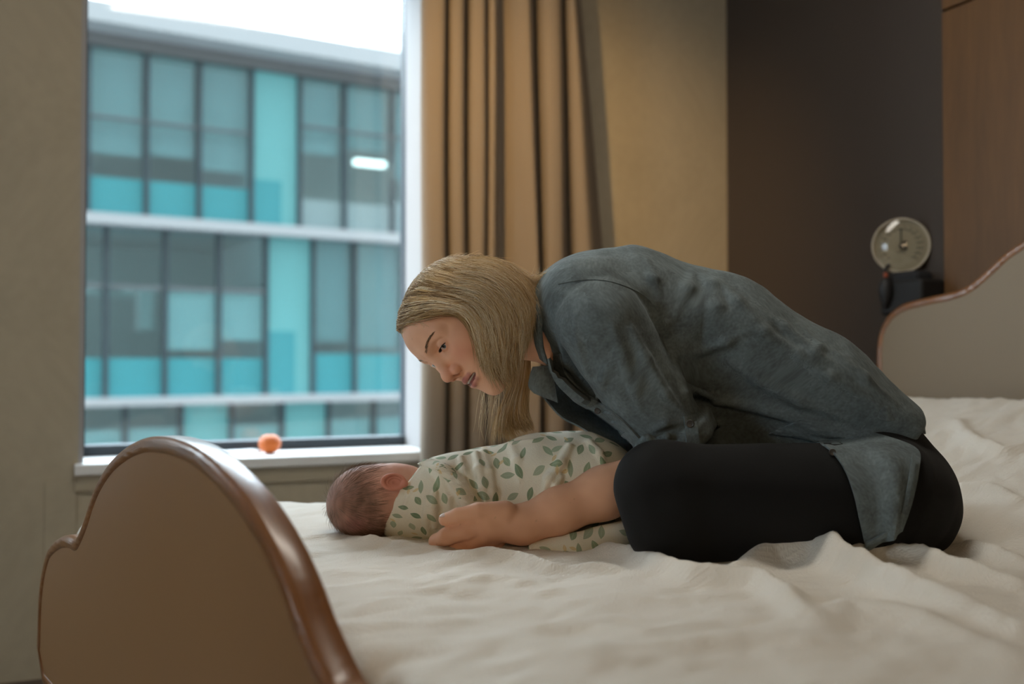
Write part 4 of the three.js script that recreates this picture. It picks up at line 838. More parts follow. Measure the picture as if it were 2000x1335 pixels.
{
  mesh('teeth', new THREE.TubeGeometry(new THREE.CatmullRomCurve3([-1, -0.55, 0, 0.55, 1].map((k) => headPt(0.0945 - 0.0085 * k * k, -0.0530, 0.0175 * k))), 24, 0.0024 * HS, 8), phys(lin(0.46, 0.40, 0.34), 0.35), body);
  const r = rng(5), brow = [], lash = [];
  const snap = (f, u, s, up) => { // nearest point of the face in front of a local spot
    let a = 0.12; for (let n = 0; n < 60; n++) { const dd = headLocal(a, u, s); if (dd < 0.0004) break; a -= Math.max(0.0004, dd * 0.6); } return headPt(a + up, u, s); };
  for (const k of [1, -1]) {
    for (let i = 0; i < 95; i++) { const t = r(), s = lerp(0.011, 0.046, t), u = 0.0310 + 0.0060 * Math.sin(t * 2.4) + (r() - 0.5) * 0.0046 * (1 - 0.55 * t), l = 0.0065; brow.push({ pts: [snap(0, u, s * k, 0.0004), snap(0, u + 0.0012, (s + l * 0.5) * k, 0.0008), snap(0, u + 0.0004, (s + l) * k, 0.0006)], r: 0.00024, c: [0.26, 0.17, 0.10] }); }
    for (let i = 0; i < (k > 0 ? 34 : 0); i++) { const t = i / 33, a = lerp(-1, 1, t), s = 0.0325 + 0.0118 * a, u = 0.0108 + 0.0040 * Math.sqrt(1 - a * a * 0.9), f = 0.0850 - 0.004 * a * a; lash.push({ pts: [headPt(f, u, s * k), headPt(f + 0.004, u - 0.0012, (s + 0.001 * a) * k), headPt(f + 0.0075, u + 0.0003, (s + 0.003 * a) * k)], r: 0.00032, c: [0.03, 0.02, 0.015] }); }
  }
  fieldHairs(brow, 3, M.hair, 'eyebrows', body).userData.kind = 'stuff'; fieldHairs(lash, 4, M.hair, 'eyelashes', body).userData.kind = 'stuff';
  const nailG = new THREE.SphereGeometry(1, 20, 12); nailG.scale(R(8.5, 1.79), R(6, 1.79), R(1.6, 1.79));
  const nm = new THREE.Matrix4().makeBasis(camVec(-0.93, -0.30, 0.2).normalize(), camVec(-0.1, 0.4, -0.9).normalize(), camVec(-0.93, -0.30, 0.2).normalize().cross(camVec(-0.1, 0.4, -0.9).normalize()).normalize());
  nailG.applyMatrix4(nm); const np = P(866, 1005.5, 1.784); nailG.translate(np.x, np.y, np.z);
  mesh('thumbnail', nailG, phys(lin(0.66, 0.50, 0.44), 0.25), body);
}

// --- hair: a close cap, an under-layer and the strands
const BLOND = (t, k) => { const a = [0.24, 0.14, 0.05], b = [0.64, 0.43, 0.19], c = [0.88, 0.77, 0.56]; const m = t < 0.5 ? a.map((q, i) => lerp(q, b[i], t * 2)) : b.map((q, i) => lerp(q, c[i], t * 2 - 1)); return m.map((q) => q * k); };
const GUIDES = [
  [[801, 657, 1.915], [826, 640, 1.875], [862, 614, 1.835], [895, 604, 1.815], [920, 622, 1.81], [931, 662, 1.81], [938, 702, 1.815], [952, 735, 1.825], [972, 762, 1.85]],
  [[798, 636, 1.92], [838, 604, 1.86], [880, 586, 1.825], [924, 592, 1.80], [950, 630, 1.795], [956, 680, 1.80], [964, 720, 1.81], [980, 748, 1.83], [1000, 770, 1.86]],
  [[804, 602, 1.92], [848, 568, 1.86], [904, 558, 1.815], [955, 578, 1.79], [984, 628, 1.785], [986, 680, 1.795], [984, 716, 1.81], [990, 746, 1.83], [1004, 766, 1.86]],
  [[818, 562, 1.92], [868, 534, 1.865], [930, 534, 1.815], [984, 562, 1.79], [1012, 614, 1.785], [1013, 665, 1.80], [1004, 706, 1.815], [1000, 736, 1.83], [1004, 756, 1.86]],
  [[846, 526, 1.925], [898, 510, 1.875], [958, 520, 1.825], [1010, 558, 1.80], [1034, 610, 1.80], [1030, 648, 1.81], [1018, 680, 1.825], [1006, 702, 1.84], [1002, 720, 1.86]],
  [[884, 506, 1.94], [938, 500, 1.905], [990, 516, 1.865], [1026, 552, 1.84], [1043, 590, 1.835], [1041, 622, 1.84], [1033, 650, 1.85], [1024, 672, 1.86], [1016, 690, 1.87]],
  [[920, 500, 1.97], [968, 504, 1.945], [1006, 520, 1.92], [1032, 542, 1.90], [1044, 564, 1.89], [1048, 586, 1.89], [1046, 602, 1.895], [1042, 616, 1.90], [1036, 632, 1.90]],
];
const guideAt = (g, t) => smoothAt(g, t);
// move a point out of the head, by at least m
const clear = (p, m) => { for (let n = 0; n < 6; n++) { const d = headF(p.x, p.y, p.z); if (d >= m) break; const e = 0.004; const gx = v(headF(p.x + e, p.y, p.z) - headF(p.x - e, p.y, p.z), headF(p.x, p.y + e, p.z) - headF(p.x, p.y - e, p.z), headF(p.x, p.y, p.z + e) - headF(p.x, p.y, p.z - e)).normalize(); p.addScaledVector(gx, (m - d) * 0.9); } return p; };
{
  const hairCapF = (x, y, z) => { const [f, u, s] = toHead(x, y, z); const line = 0.30 * (f - 0.062) - 0.95 * (u - 0.072) ; const back = f + 0.010; const keep = Math.min(Math.max(line, f - 0.075), smax(back, -(u + 0.055), 0.01)); return Math.max((H.cran(f, u, s) * HS - 0.006), keep * HS); };
  const half = 0.13, g = surfaceNets(hairCapF, hC.clone().subScalar(half), hC.clone().addScalar(half), 0.004);
  const hair = mesh('hair', paint(g, (x, y, z) => BLOND(0.32 + 0.2 * noise(x * 60, y * 60, z * 60), 1)), M.hair, woman); hair.userData.label = 'chin length blond hair falling over the cheek';
  // under-layer
  const NU = 36, NV = 30, pos = [], idx = [], col = [];
  for (let i = 0; i <= NU; i++) { const gi = i / NU * (GUIDES.length - 1), a = Math.min(GUIDES.length - 2, Math.floor(gi)), w = gi - a; for (let j = 0; j <= NV; j++) { const t = j / NV * 0.78, p = guideAt(GUIDES[a], t), q = guideAt(GUIDES[a + 1], t); const c = clear(P(lerp(p[0], q[0], w), lerp(p[1], q[1], w), lerp(p[2], q[2], w) + 0.024 + 0.004 * noise(i, j * 0.2, 0)), 0.0015); pos.push(c.x, c.y, c.z); col.push(...BLOND(0.22 + 0.18 * noise(i * 1.7, j * 0.1, 3), 0.9)); } }
  for (let i = 0; i < NU; i++) for (let j = 0; j < NV; j++) { const a = i * (NV + 1) + j, b = a + NV + 1; idx.push(a, a + 1, b, b, a + 1, b + 1); }
  const ug = new THREE.BufferGeometry(); ug.setAttribute('position', new THREE.Float32BufferAttribute(pos, 3)); ug.setAttribute('color', new THREE.Float32BufferAttribute(col, 3)); ug.setIndex(idx); ug.computeVertexNormals();
  mesh('under_hair', ug, M.hair, hair);
  const r = rng(77), S = [];
  const lockTone = Array.from({ length: 90 }, () => r());
  for (let n = 0; n < 8500; n++) {
    const gi = r() * (GUIDES.length - 1), a = Math.min(GUIDES.length - 2, Math.floor(gi)), w = gi - a, lock = Math.floor(gi * 14), out = r() * 0.016 - 0.004, end = (r() < 0.1 ? 0.80 + 0.2 * r() : 0.60 + 0.26 * Math.sqrt(r())) + 0.08 * (lockTone[(lock * 5) % 90] - 0.5), jx = (r() - 0.5) * (r() < 0.2 ? 30 : 9), jy = (r() - 0.5) * (r() < 0.2 ? 24 : 9), ph = r() * 6, wav = r() < 0.22 ? 9 : 3, pts = [];
    const lx = (lockTone[(lock * 7) % 90] - 0.5) * 22, ly = (lockTone[(lock * 11) % 90] - 0.5) * 16;
    for (let k = 0; k <= 7; k++) { const t = Math.min(1, k / 7 * end), root = Math.max(0, 1 - t * 9), p = guideAt(GUIDES[a], t), q = guideAt(GUIDES[a + 1], t), sp = t * t; pts.push(clear(P(lerp(p[0], q[0], w) + 5 * root + jx * (0.3 + sp) + lx * sp + wav * Math.sin(ph + t * 6) * (0.3 + t), lerp(p[1], q[1], w) + jy * (0.3 + sp) + ly * sp + 1.5 * Math.cos(ph + t * 4) - 3 * Math.sin(t * 3) * r(), lerp(p[2], q[2], w) + 0.05 * root - out - 0.006 * Math.sin(t * Math.PI) * lockTone[lock % 90]), 0.003 + Math.max(0, out) * 0.5)); }
    const tone = clamp(-0.05 + 1.05 * lockTone[lock % 90] + (r() - 0.5) * 0.45, 0, 1);
    for (let it = 0; it < 2; it++) for (let k = 1; k < 7; k++) pts[k].lerp(pts[k - 1].clone().add(pts[k + 1]).multiplyScalar(0.5), 0.4);
    pts.forEach((q, k) => clear(q, 0.0035 + Math.max(0, out) * 0.5));
    S.push({ pts, r: 0.00034 + 0.00022 * r(), seg: 14, c: BLOND(tone, 0.95 + 0.25 * r()) });
  }
  // hair on the crown, from the parting over to the far side and down the back
  for (let n = 0; n < 4600; n++) {
    const be = lerp(0.6, 2.95, r()), a0 = 1.25 * r() - 0.05, a1 = -1.35 + 0.5 * r(), lift = 1.05 + 0.07 * r(), pts = [], w = (r() - 0.5) * 0.25;
    for (let k = 0; k <= 6; k++) { const t = k / 6, al = lerp(a0, a1, t), bb = be + 0.55 * t * (be > 1 ? 1 : 0.7) + w * t, q = lift + 0.012 * Math.sin(t * 5 + n); pts.push(headPt(-0.010 + 0.098 * Math.cos(bb) * q, 0.026 + 0.082 * Math.sin(bb) * Math.cos(al) * q, 0.076 * Math.sin(bb) * Math.sin(al) * q)); }
    S.push({ pts, r: 0.00042, c: BLOND(clamp(0.35 + 0.65 * r(), 0, 1), 1.1) });
  }
  // unruly strands that leave the combed surface
  for (let n = 0; n < 900; n++) {
    const gi = r() * (GUIDES.length - 1), a = Math.min(GUIDES.length - 2, Math.floor(gi)), w = gi - a, t0 = 0.05 + 0.55 * r(), L = 0.2 + 0.25 * r(), dx = (r() - 0.5) * 46, dy = (r() - 0.6) * 34, lift = 0.012 + 0.02 * r(), pts = [];
    for (let k = 0; k <= 5; k++) { const q0 = k / 5, t = Math.min(1, t0 + L * q0), p = guideAt(GUIDES[a], t), q = guideAt(GUIDES[a + 1], t), e = q0 * q0; pts.push(clear(P(lerp(p[0], q[0], w) + dx * e + 3 * Math.sin(q0 * 5 + n), lerp(p[1], q[1], w) + dy * e, lerp(p[2], q[2], w) - 0.008 - lift * e), 0.006)); }
    S.push({ pts, r: 0.00024, c: BLOND(0.35 + 0.65 * r(), 1.05) });
  }
  // far side hair hanging under the jaw
  const HANG = [[[1010, 700, 1.99], [1000, 745, 1.99], [982, 785, 1.99], [965, 830, 1.98], [956, 868, 1.97]], [[1018, 700, 1.99], [1010, 745, 1.985], [996, 790, 1.98], [988, 830, 1.97], [998, 862, 1.97]], [[1026, 700, 1.985], [1022, 745, 1.98], [1012, 790, 1.975], [1016, 826, 1.97], [1034, 842, 1.97]], [[1034, 700, 1.98], [1032, 740, 1.975], [1028, 780, 1.97], [1028, 812, 1.965], [1040, 836, 1.965]]];
  for (let n = 0; n < 1500; n++) {
    const gi = Math.pow(r(), 0.75) * 3, a = Math.min(2, Math.floor(gi)), w = gi - a, end = 0.72 + 0.3 * r(), jx = (r() - 0.5) * 16, jy = (r() - 0.5) * 10, dd = (r() - 0.5) * 0.03, pts = [];
    for (let k = 0; k <= 6; k++) { const t = k / 6 * end, p = guideAt(HANG[a], Math.min(1, t)), q = guideAt(HANG[a + 1], Math.min(1, t)); pts.push(P(lerp(p[0], q[0], w) + jx * (0.35 + 0.8 * t), lerp(p[1], q[1], w) + jy * t, lerp(p[2], q[2], w) + dd)); }
    S.push({ pts, r: 0.0005, c: BLOND(clamp(0.25 + 0.6 * lockTone[Math.floor(gi * 12)] + 0.3 * (r() - 0.5), 0, 1), 1) });
  }
  // loose wisps: below the chin, at the nape over the collar, and flyaways on top
  for (let n = 0; n < 46; n++) { const x = lerp(938, 985, r()), y = lerp(735, 760, r()), e = 60 + 90 * r(), b = (r() - 0.5) * 50; S.push({ pts: [P(x, y, 1.90), P(x + b * 0.3, y + e * 0.4, 1.93), P(x + b * 0.2 - 6, y + e * 0.75, 1.94), P(x - 4 + b * 0.5, y + e, 1.95)], r: 0.00028, c: BLOND(0.6 + 0.4 * r(), 1) }); }
  for (let n = 0; n < 420; n++) { const x = lerp(1018, 1046, r()), y = lerp(535, 585, r()), L = lerp(20, 55, r()); S.push({ pts: [P(x, y, 1.90), P(x + L * 0.35, y + 4 + 8 * (r() - 0.3), 1.875), P(x + L * 0.75, y + 2 + 16 * (r() - 0.5), 1.865), P(x + L, y - 6 + 30 * (r() - 0.5), 1.86)], r: 0.0003, c: BLOND(0.6 + 0.4 * r(), 1.1) }); }
  for (let n = 0; n < 200; n++) { const t = r(), x = lerp(815, 1045, t), y = 560 - 62 * Math.sin(Math.PI * Math.pow(t, 0.62)) + 12, L = 10 + 24 * r(), c = r() - 0.3; S.push({ pts: [P(x, y + 8, 1.92), P(x + L * 0.25, y - L * 0.35, 1.92), P(x + L * 0.65, y - L * 0.55, 1.925), P(x + L, y - L * (0.45 + 0.4 * c), 1.93)], r: 0.00018, c: BLOND(0.7 + 0.3 * r(), 1.1) }); }
  for (let n = 0; n < 26; n++) { const y = lerp(560, 660, r()), x = 812 - 12 * Math.sin((y - 560) / 32); S.push({ pts: [P(x + 10, y, 1.91), P(x - 4, y - 3 + 6 * r(), 1.92), P(x - 14, y + 4 - 10 * r(), 1.92)], r: 0.00018, c: BLOND(0.8, 1) }); }
  fieldHairs(S, 10, M.hair, 'strands', hair).userData.kind = 'stuff';
}
// ------------------------------------------------------------------ the baby, swaddled
const baby = group('person'); tag(baby, 'newborn baby swaddled in a leaf print blanket lying before the woman', 'person');
{
  // head, lying on its back and turned away: crown to the left, ear towards us
  const BD = 1.955, hc = P(726, 974, BD);
  const sk = [camVec(0.985, 0.10, 0.14).normalize(), camVec(-0.10, 0.99, 0.0).normalize()]; sk.push(sk[0].clone().cross(sk[1]).normalize());
  const skull = ell(hc, [R(81, BD), R(67, BD), R(60, BD)], sk), occ = ell(P(704, 988, BD), [R(58, BD), R(54, BD), R(54, BD)], sk);
  const faceE = ell(P(778, 952, BD + 0.02), [R(52, BD), R(46, BD), R(46, BD)], sk), cheek = ell(P(806, 956, BD + 0.03), [R(34, BD), R(38, BD), R(36, BD)], sk), noseE = ell(P(806, 930, BD + 0.075), [R(11, BD), R(9, BD), R(9, BD)], sk), neckB2 = cap(P(780, 985, BD), P(840, 985, BD), R(38, BD), R(40, BD));
  // ear in its own plane
  const eO = P(768, 941, BD - 0.066), eA = camVec(0.96, -0.06, -0.26).normalize(), eN = camVec(0.22, 0.25, 0.94).normalize(), eB = eN.clone().cross(eA).normalize(); // along (helix to lobe), across, outward
  const eLoc = (x, y, z) => { const a = x - eO.x, b = y - eO.y, c = z - eO.z; return [a * eA.x + b * eA.y + c * eA.z, a * eB.x + b * eB.y + c * eB.z, a * eN.x + b * eN.y + c * eN.z]; };
  const ear = (x, y, z) => {
    const [a, b, c] = eLoc(x, y, z), ra = R(23, BD), rb = R(16, BD), k = Math.hypot(a / ra, b / rb), rim = (k - 1) * rb;
    let d = Math.max((k - 1.02) * rb, Math.abs(c + 0.001) - 0.0022);                       // plate
    d = smin(d, Math.hypot(rim + 0.0016, c - 0.0028) - 0.0024, 0.0016);                       // helix
    const k2 = Math.hypot((a - 0.002) / (ra * 0.62), (b + 0.001) / (rb * 0.6));
    d = smin(d, Math.hypot((k2 - 1) * rb * 0.6, c - 0.0016) - 0.0014, 0.0014);                 // inner fold
    d = smax(d, -Math.hypot((a - 0.004) / 1.3, b + 0.001, (c - 0.004)) + 0.0046, 0.0015);      // concha
    d = smin(d, Math.hypot(a - ra * 0.95, b + rb * 0.2, c - 0.002) - 0.0052, 0.003);           // lobe
    return d;
  };
  const hf = (x, y, z) => { let d = smin(skull(x, y, z), occ(x, y, z), 0.03); d = smin(d, faceE(x, y, z), 0.025); d = smin(d, cheek(x, y, z), 0.02); d = smin(d, noseE(x, y, z), 0.006); d = smin(d, neckB2(x, y, z), 0.015); d = smin(d, ear(x, y, z), 0.0022); return d + 0.0006 * noise(x * 60, y * 60, z * 60); };
  const b = boxOf([P(640, 974, BD), P(850, 974, BD), P(726, 895, BD), P(726, 1050, BD), P(726, 974, BD - 0.09), P(726, 974, BD + 0.09)], 0.02);
  const hNoEar = (x, y, z) => { let d = smin(skull(x, y, z), occ(x, y, z), 0.03); d = smin(d, faceE(x, y, z), 0.025); d = smin(d, cheek(x, y, z), 0.02); d = smin(d, noseE(x, y, z), 0.006); d = smin(d, neckB2(x, y, z), 0.015); return d + 0.0006 * noise(x * 60, y * 60, z * 60); };
  const g = joinIndexed([surfaceNets(hNoEar, b.min, b.max, 0.0026), surfaceNets(ear, eO.clone().subScalar(0.026), eO.clone().addScalar(0.026), 0.0009)]);
  // limbs and trunk inside the blanket belong to the body too
  const inner = (() => { const f1 = cap(P(860, 985, BD), P(1090, 965, BD), R(52, BD), R(60, BD)); const bb = boxOf([P(860, 985, BD), P(1090, 965, BD)], 0.07); return surfaceNets(f1, bb.min, bb.max, 0.009); })();
  const tint = (x, y, z) => {
    const [a] = eLoc(x, y, z), n = 0.5 + 0.5 * noise(x * 90, y * 90, z * 90), q = v(x, y, z).sub(hc), along = q.dot(sk[0]) / R(81, BD), up = q.dot(sk[1]) / R(67, BD), e = ear(x, y, z);
    const hair = sstep(0.55, 0.15, along + 0.25 * Math.max(0, up) + 0.18 * noise(x * 45, y * 45, z * 45)) * (0.75 + 0.3 * noise(x * 150, y * 40, z * 150));
    let c = [0.58 + 0.04 * n, 0.30 + 0.06 * n, 0.225 + 0.05 * n];
    if (e > 0.0015) { c = [lerp(c[0], 0.19, hair * 0.85), lerp(c[1], 0.105, hair * 0.85), lerp(c[2], 0.075, hair * 0.85)]; const red = Math.exp(-(((along + 0.25) / 0.25) ** 2) - ((up + 0.55) / 0.22) ** 2); c = [c[0] * (1 + 0.15 * red), c[1] * (1 - 0.12 * red), c[2]]; } else c = [0.60, 0.25, 0.18];
    return c;
  };
  const bodyB = mesh('body', joinIndexed([paint(g, tint), paint(inner, () => [0.58, 0.32, 0.24])]), M.skin, baby);
  // downy hair
  const r = rng(31), S = [];
  const crown = P(655, 985, BD - 0.03);
  for (let n = 0; n < 4200; n++) {
    const th = r() * TAU, ph = Math.acos(1 - 1.75 * r()); // from the crown over the skull
    const dir = sk[0].clone().multiplyScalar(-Math.cos(ph)).addScaledVector(sk[1], Math.sin(ph) * Math.cos(th)).addScaledVector(sk[2], Math.sin(ph) * Math.sin(th));
    const p = v(hc.x, hc.y, hc.z).addScaledVector(dir, 0.045); for (let k = 0; k < 12; k++) { const d = hf(p.x, p.y, p.z); p.addScaledVector(dir, -d * 0.8); }
    if (ear(p.x, p.y, p.z) < 0.004) continue;
    const along = p.clone().sub(hc).dot(sk[0]) / R(81, BD); if (along > 0.42 + 0.1 * r()) continue;
    const flow = p.clone().sub(crown).addScaledVector(camVec(0.3, -0.1, 0), 0.04); flow.addScaledVector(dir, -flow.dot(dir)).normalize().addScaledVector(camVec(r() - 0.5, r() - 0.5, r() - 0.5), 0.35);
    const L = 0.010 + 0.012 * r(), lift = along < -0.6 && r() < 0.4 ? 0.3 + 0.5 * r() : 0.06 + 0.1 * r();
    const q1 = p.clone().addScaledVector(flow, L * 0.5).addScaledVector(dir, L * lift * 0.5), q2 = p.clone().addScaledVector(flow, L).addScaledVector(dir, L * lift * 0.6);
    const t = r(); S.push({ pts: [p, q1, q2], r: 0.00011 + 0.00006 * r(), c: [lerp(0.10, 0.30, t), lerp(0.06, 0.18, t), lerp(0.035, 0.11, t)] });
  }
  const hb = fieldHairs(S, 4, M.hair, 'hair', baby); hb.userData.label = 'downy brown baby hair'; hb.userData.kind = 'stuff';

  // blanket
  const pts = [J(788, 1002, BD, 54), J(850, 980, BD, 76), J(945, 966, BD - 0.005, 84), J(1060, 952, BD - 0.01, 99), J(1140, 948, BD - 0.01, 97), J(1215, 962, BD, 74)];
  const segs = pts.slice(1).map((q, i) => limb(pts[i], q));
  const shoulder = ell(P(880, 955, BD - 0.03), [R(58, BD), R(52, BD), R(52, BD)]);
  const clipN = P(733, 1034, BD).sub(P(834, 899, BD)).cross(FWD).normalize(); if (clipN.dot(CX) > 0) clipN.negate(); const clipA = P(834, 899, BD);
  const clip = (x, y, z) => (x - clipA.x) * clipN.x + (y - clipA.y) * clipN.y + (z - clipA.z) * clipN.z; // positive towards the head
  const tailC = [limb(J(1045, 1072, 1.80, 15), J(1120, 1064, 1.80, 22)), limb(J(1120, 1064, 1.80, 22), J(1215, 1040, 1.83, 24))];
  const base = (x, y, z) => { let d = 9; for (const f of segs) d = smin(d, f(x, y, z), 0.03); d = smin(d, shoulder(x, y, z), 0.04); return smax(d, clip(x, y, z), 0.004); };
  const FB = [
    [[[832, 904], [866, 922], [895, 950], [914, 985], [925, 1010]], 15, 8], [[[840, 905], [862, 935], [876, 970], [880, 1000]], 8, 4], [[[930, 884], [936, 915], [944, 950], [950, 985]], 9, 7], [[[945, 880], [955, 920], [962, 960], [966, 985]], 8, 5],
    [[[812, 925], [800, 960], [790, 990]], 7, 4], [[[850, 960], [846, 990], [850, 1030]], 8, 5], [[[836, 975], [832, 1010], [838, 1045]], 7, 4], [[[1112, 870], [1095, 905], [1072, 935], [1060, 965]], 9, 6], [[[1095, 930], [1085, 950], [1080, 965]], 7, 5],
    [[[1000, 868], [1010, 900], [1016, 940]], 9, 3], [[[900, 893], [905, 920], [925, 960]], 8, 4], [[[830, 906], [790, 958], [742, 1024]], 6, 4], [[[1150, 862], [1170, 885], [1180, 915]], 9, 4], [[[958, 868], [990, 872], [1040, 860]], 8, 3],
  ];
  const fc = [];
  for (const [ps, w, h0] of FB) { const h = h0 * 1.9; const q = ps.map(([a, c]) => trace(base, a, c, 1.5, 2.2)).filter(Boolean); for (let i = 0; i + 1 < q.length; i++) { const r0 = R(w, BD), s = r0 - R(h, BD), A = q[i].addScaledVector(i ? v(0, 0, 0) : FWD, i ? 0 : s), B = q[i + 1].addScaledVector(FWD, s); fc.push(bounded(cap(A, B, r0 * (i ? 1 : 0.6), r0 * (i + 2 === q.length ? 0.5 : 1)), A.clone().add(B).multiplyScalar(0.5), A.distanceTo(B) / 2 + r0)); } }
  const bf = (x, y, z) => { let d = base(x, y, z); if (d < 0.04) for (const f of fc) d = smin(d, f(x, y, z), 0.006); d = Math.min(d, smin(tailC[0](x, y, z), tailC[1](x, y, z), 0.01)); return d + 0.0018 * noise(x * 30, y * 30, z * 30); };
  const bb = boxOf([...pts.map((q) => q.p), P(1045, 1072, 1.78)], 0.1);
  const bg = surfaceNets(bf, bb.min, bb.max, 0.0042);
  const A0 = P(740, 990, BD), ax = P(1215, 950, BD).sub(A0).normalize(), e1 = CZ.clone().addScaledVector(ax, -CZ.dot(ax)).normalize(), e2 = ax.clone().cross(e1), p = bg.attributes.position, uv = new Float32Array(p.count * 2), q = v();
  for (let i = 0; i < p.count; i++) { q.fromBufferAttribute(p, i).sub(A0); const tl = Math.min(tailC[0](p.getX(i), p.getY(i), p.getZ(i)), tailC[1](p.getX(i), p.getY(i), p.getZ(i))); if (tl < 0.004) { uv[2 * i] = q.dot(ax) / 0.24; uv[2 * i + 1] = q.dot(CY) / 0.24; continue; } const along = q.dot(ax), ang = Math.atan2(q.dot(e2), q.dot(e1)); uv[2 * i] = along / 0.24; uv[2 * i + 1] = ang * 0.082 / 0.24; }
  bg.setAttribute('uv', new THREE.BufferAttribute(uv, 2));
  const leafTex = canvasTex(1024, 1024, (c, W, Hh) => {
    c.fillStyle = '#e8e3d0'; c.fillRect(0, 0, W, Hh);
    const rr = rng(9);
    for (let n = 0; n < 5200; n++) { c.fillStyle = `rgba(${rr() < 0.5 ? '255,250,235' : '150,140,115'},0.06)`; c.fillRect(rr() * W, rr() * Hh, 2 + rr() * 6, 1 + rr() * 2); }
    const leaf = (x, y, l, w, a, col) => { for (const ox of [-W, 0, W]) for (const oy of [-Hh, 0, Hh]) { if (x + ox < -80 || x + ox > W + 80 || y + oy < -80 || y + oy > Hh + 80) continue; c.save(); c.translate(x + ox, y + oy); c.rotate(a); c.fillStyle = col; c.beginPath(); c.moveTo(-l, 0); c.quadraticCurveTo(-l * 0.1, -w, l, 0); c.quadraticCurveTo(-l * 0.1, w, -l, 0); c.fill(); c.strokeStyle = 'rgba(225,220,200,0.55)'; c.lineWidth = 2; c.beginPath(); c.moveTo(-l * 0.9, 0); c.lineTo(l * 0.8, 0); c.stroke(); c.restore(); } };
    const greens = ['#7d9270', '#8ba07c', '#6d8666', '#94a887', '#78906f'];
    for (let j = 0; j < 9; j++) for (let i = 0; i < 9; i++) { // leaves strewn in loose twos and threes
      const x = (i + 0.5 * (j % 2) + 0.5 + (rr() - 0.5) * 0.55) * W / 9, y = (j + 0.5 + (rr() - 0.5) * 0.5) * Hh / 9, a = rr() * TAU, t = rr();
      if (t < 0.1) continue;
      c.globalAlpha = 0.55 + 0.4 * rr();
      leaf(x, y, 38 + 14 * rr(), 36 + 12 * rr(), a, greens[Math.floor(rr() * 5)]);
      c.globalAlpha = 1;
    }
    for (let n = 0; n < 16; n++) { const x = rr() * W, y = rr() * Hh; leaf(x, y, 26, 22, rr() * TAU, 'rgba(214,180,110,0.55)'); }
  });
  const fleece = dataTex(256, (u, w) => 0.5 + 0.3 * tnoise(u, w, 70, 2) + 0.25 * tnoise(u, w, 34, 6)); fleece.repeat.set(5, 5);
  const bl = mesh('blanket', bg, phys(0xffffff, 0.97, { map: leafTex, bumpMap: fleece, bumpScale: 0.0004, sheen: 0.4, sheenColor: lin(0.7, 0.68, 0.6), sheenRoughness: 0.7 }), baby);
  // turned-over edge of the wrap, lying across the chest
  const fold = stripOn(bf, [[818, 904], [846, 916], [872, 936], [892, 962], [905, 992], [914, 1012]], [[842, 897], [872, 908], [900, 928], [920, 956], [934, 985], [942, 1006]], 30, 7, 0.005, 0.005, BD);
  { const u2 = fold.attributes.uv; for (let i = 0; i < u2.count; i++) u2.setXY(i, u2.getX(i) / 0.24, u2.getY(i) / 0.24); }
  mesh('wrap_edge', fold, bl.material, bl);
  bl.userData.label = 'cream flannel blanket printed with green leaves';
}
// ------------------------------------------------------------------ small things
{
  const c = onPlane(526, 882, 'y', SILL); // mandarin standing on the sill
  const g = group('mandarin'); tag(g, 'bright orange mandarin standing on the window sill', 'fruit');
  const q = onPlane(527, 879, 'z', WZ - 0.09); const rad = 22 * q.clone().sub(camera.position).dot(FWD) / FOCAL;
  g.position.set(q.x, SILL, WZ - 0.09);
  const prof = []; for (let i = 0; i <= 40; i++) { const t = i / 40 * Math.PI, dent = 0.10 * Math.exp(-((t - Math.PI) ** 2) / 0.08) + 0.06 * Math.exp(-(t ** 2) / 0.06); prof.push(new THREE.Vector2(Math.max(0, Math.sin(t)) * rad, rad * 0.88 - Math.cos(t) * rad * 0.88 * (1 - dent) )); }
  const pits = dataTex(256, (u, w) => { let k = 0.5 + 0.5 * tnoise(u, w, 60, 3); return k; }); pits.repeat.set(3, 2);
  mesh('peel', new THREE.LatheGeometry(prof, 44), phys(lin(0.66, 0.14, 0.008), 0.5, { bumpMap: pits, bumpScale: 0.0008, clearcoat: 0.15, clearcoatRoughness: 0.35 }), g);
  mesh('stem_button', new THREE.CylinderGeometry(0.0028, 0.0035, 0.003, 8).translate(0, rad * 1.72, 0), std(lin(0.10, 0.13, 0.04), 0.8), g);
}
{
  const q = onPlane(472, 882, 'y', SILL + 0.003);
  const n = mesh('notepad', rbox(-0.05, 0.05, 0, 0.007, -0.035, 0.035, 0.002), std(lin(0.62, 0.62, 0.62), 0.6)); n.position.set(q.x, SILL + 0.0005, q.z); n.rotation.y = 0.25;
  tag(n, 'thin white notepad lying on the sill beside the mandarin', 'notepad');
}
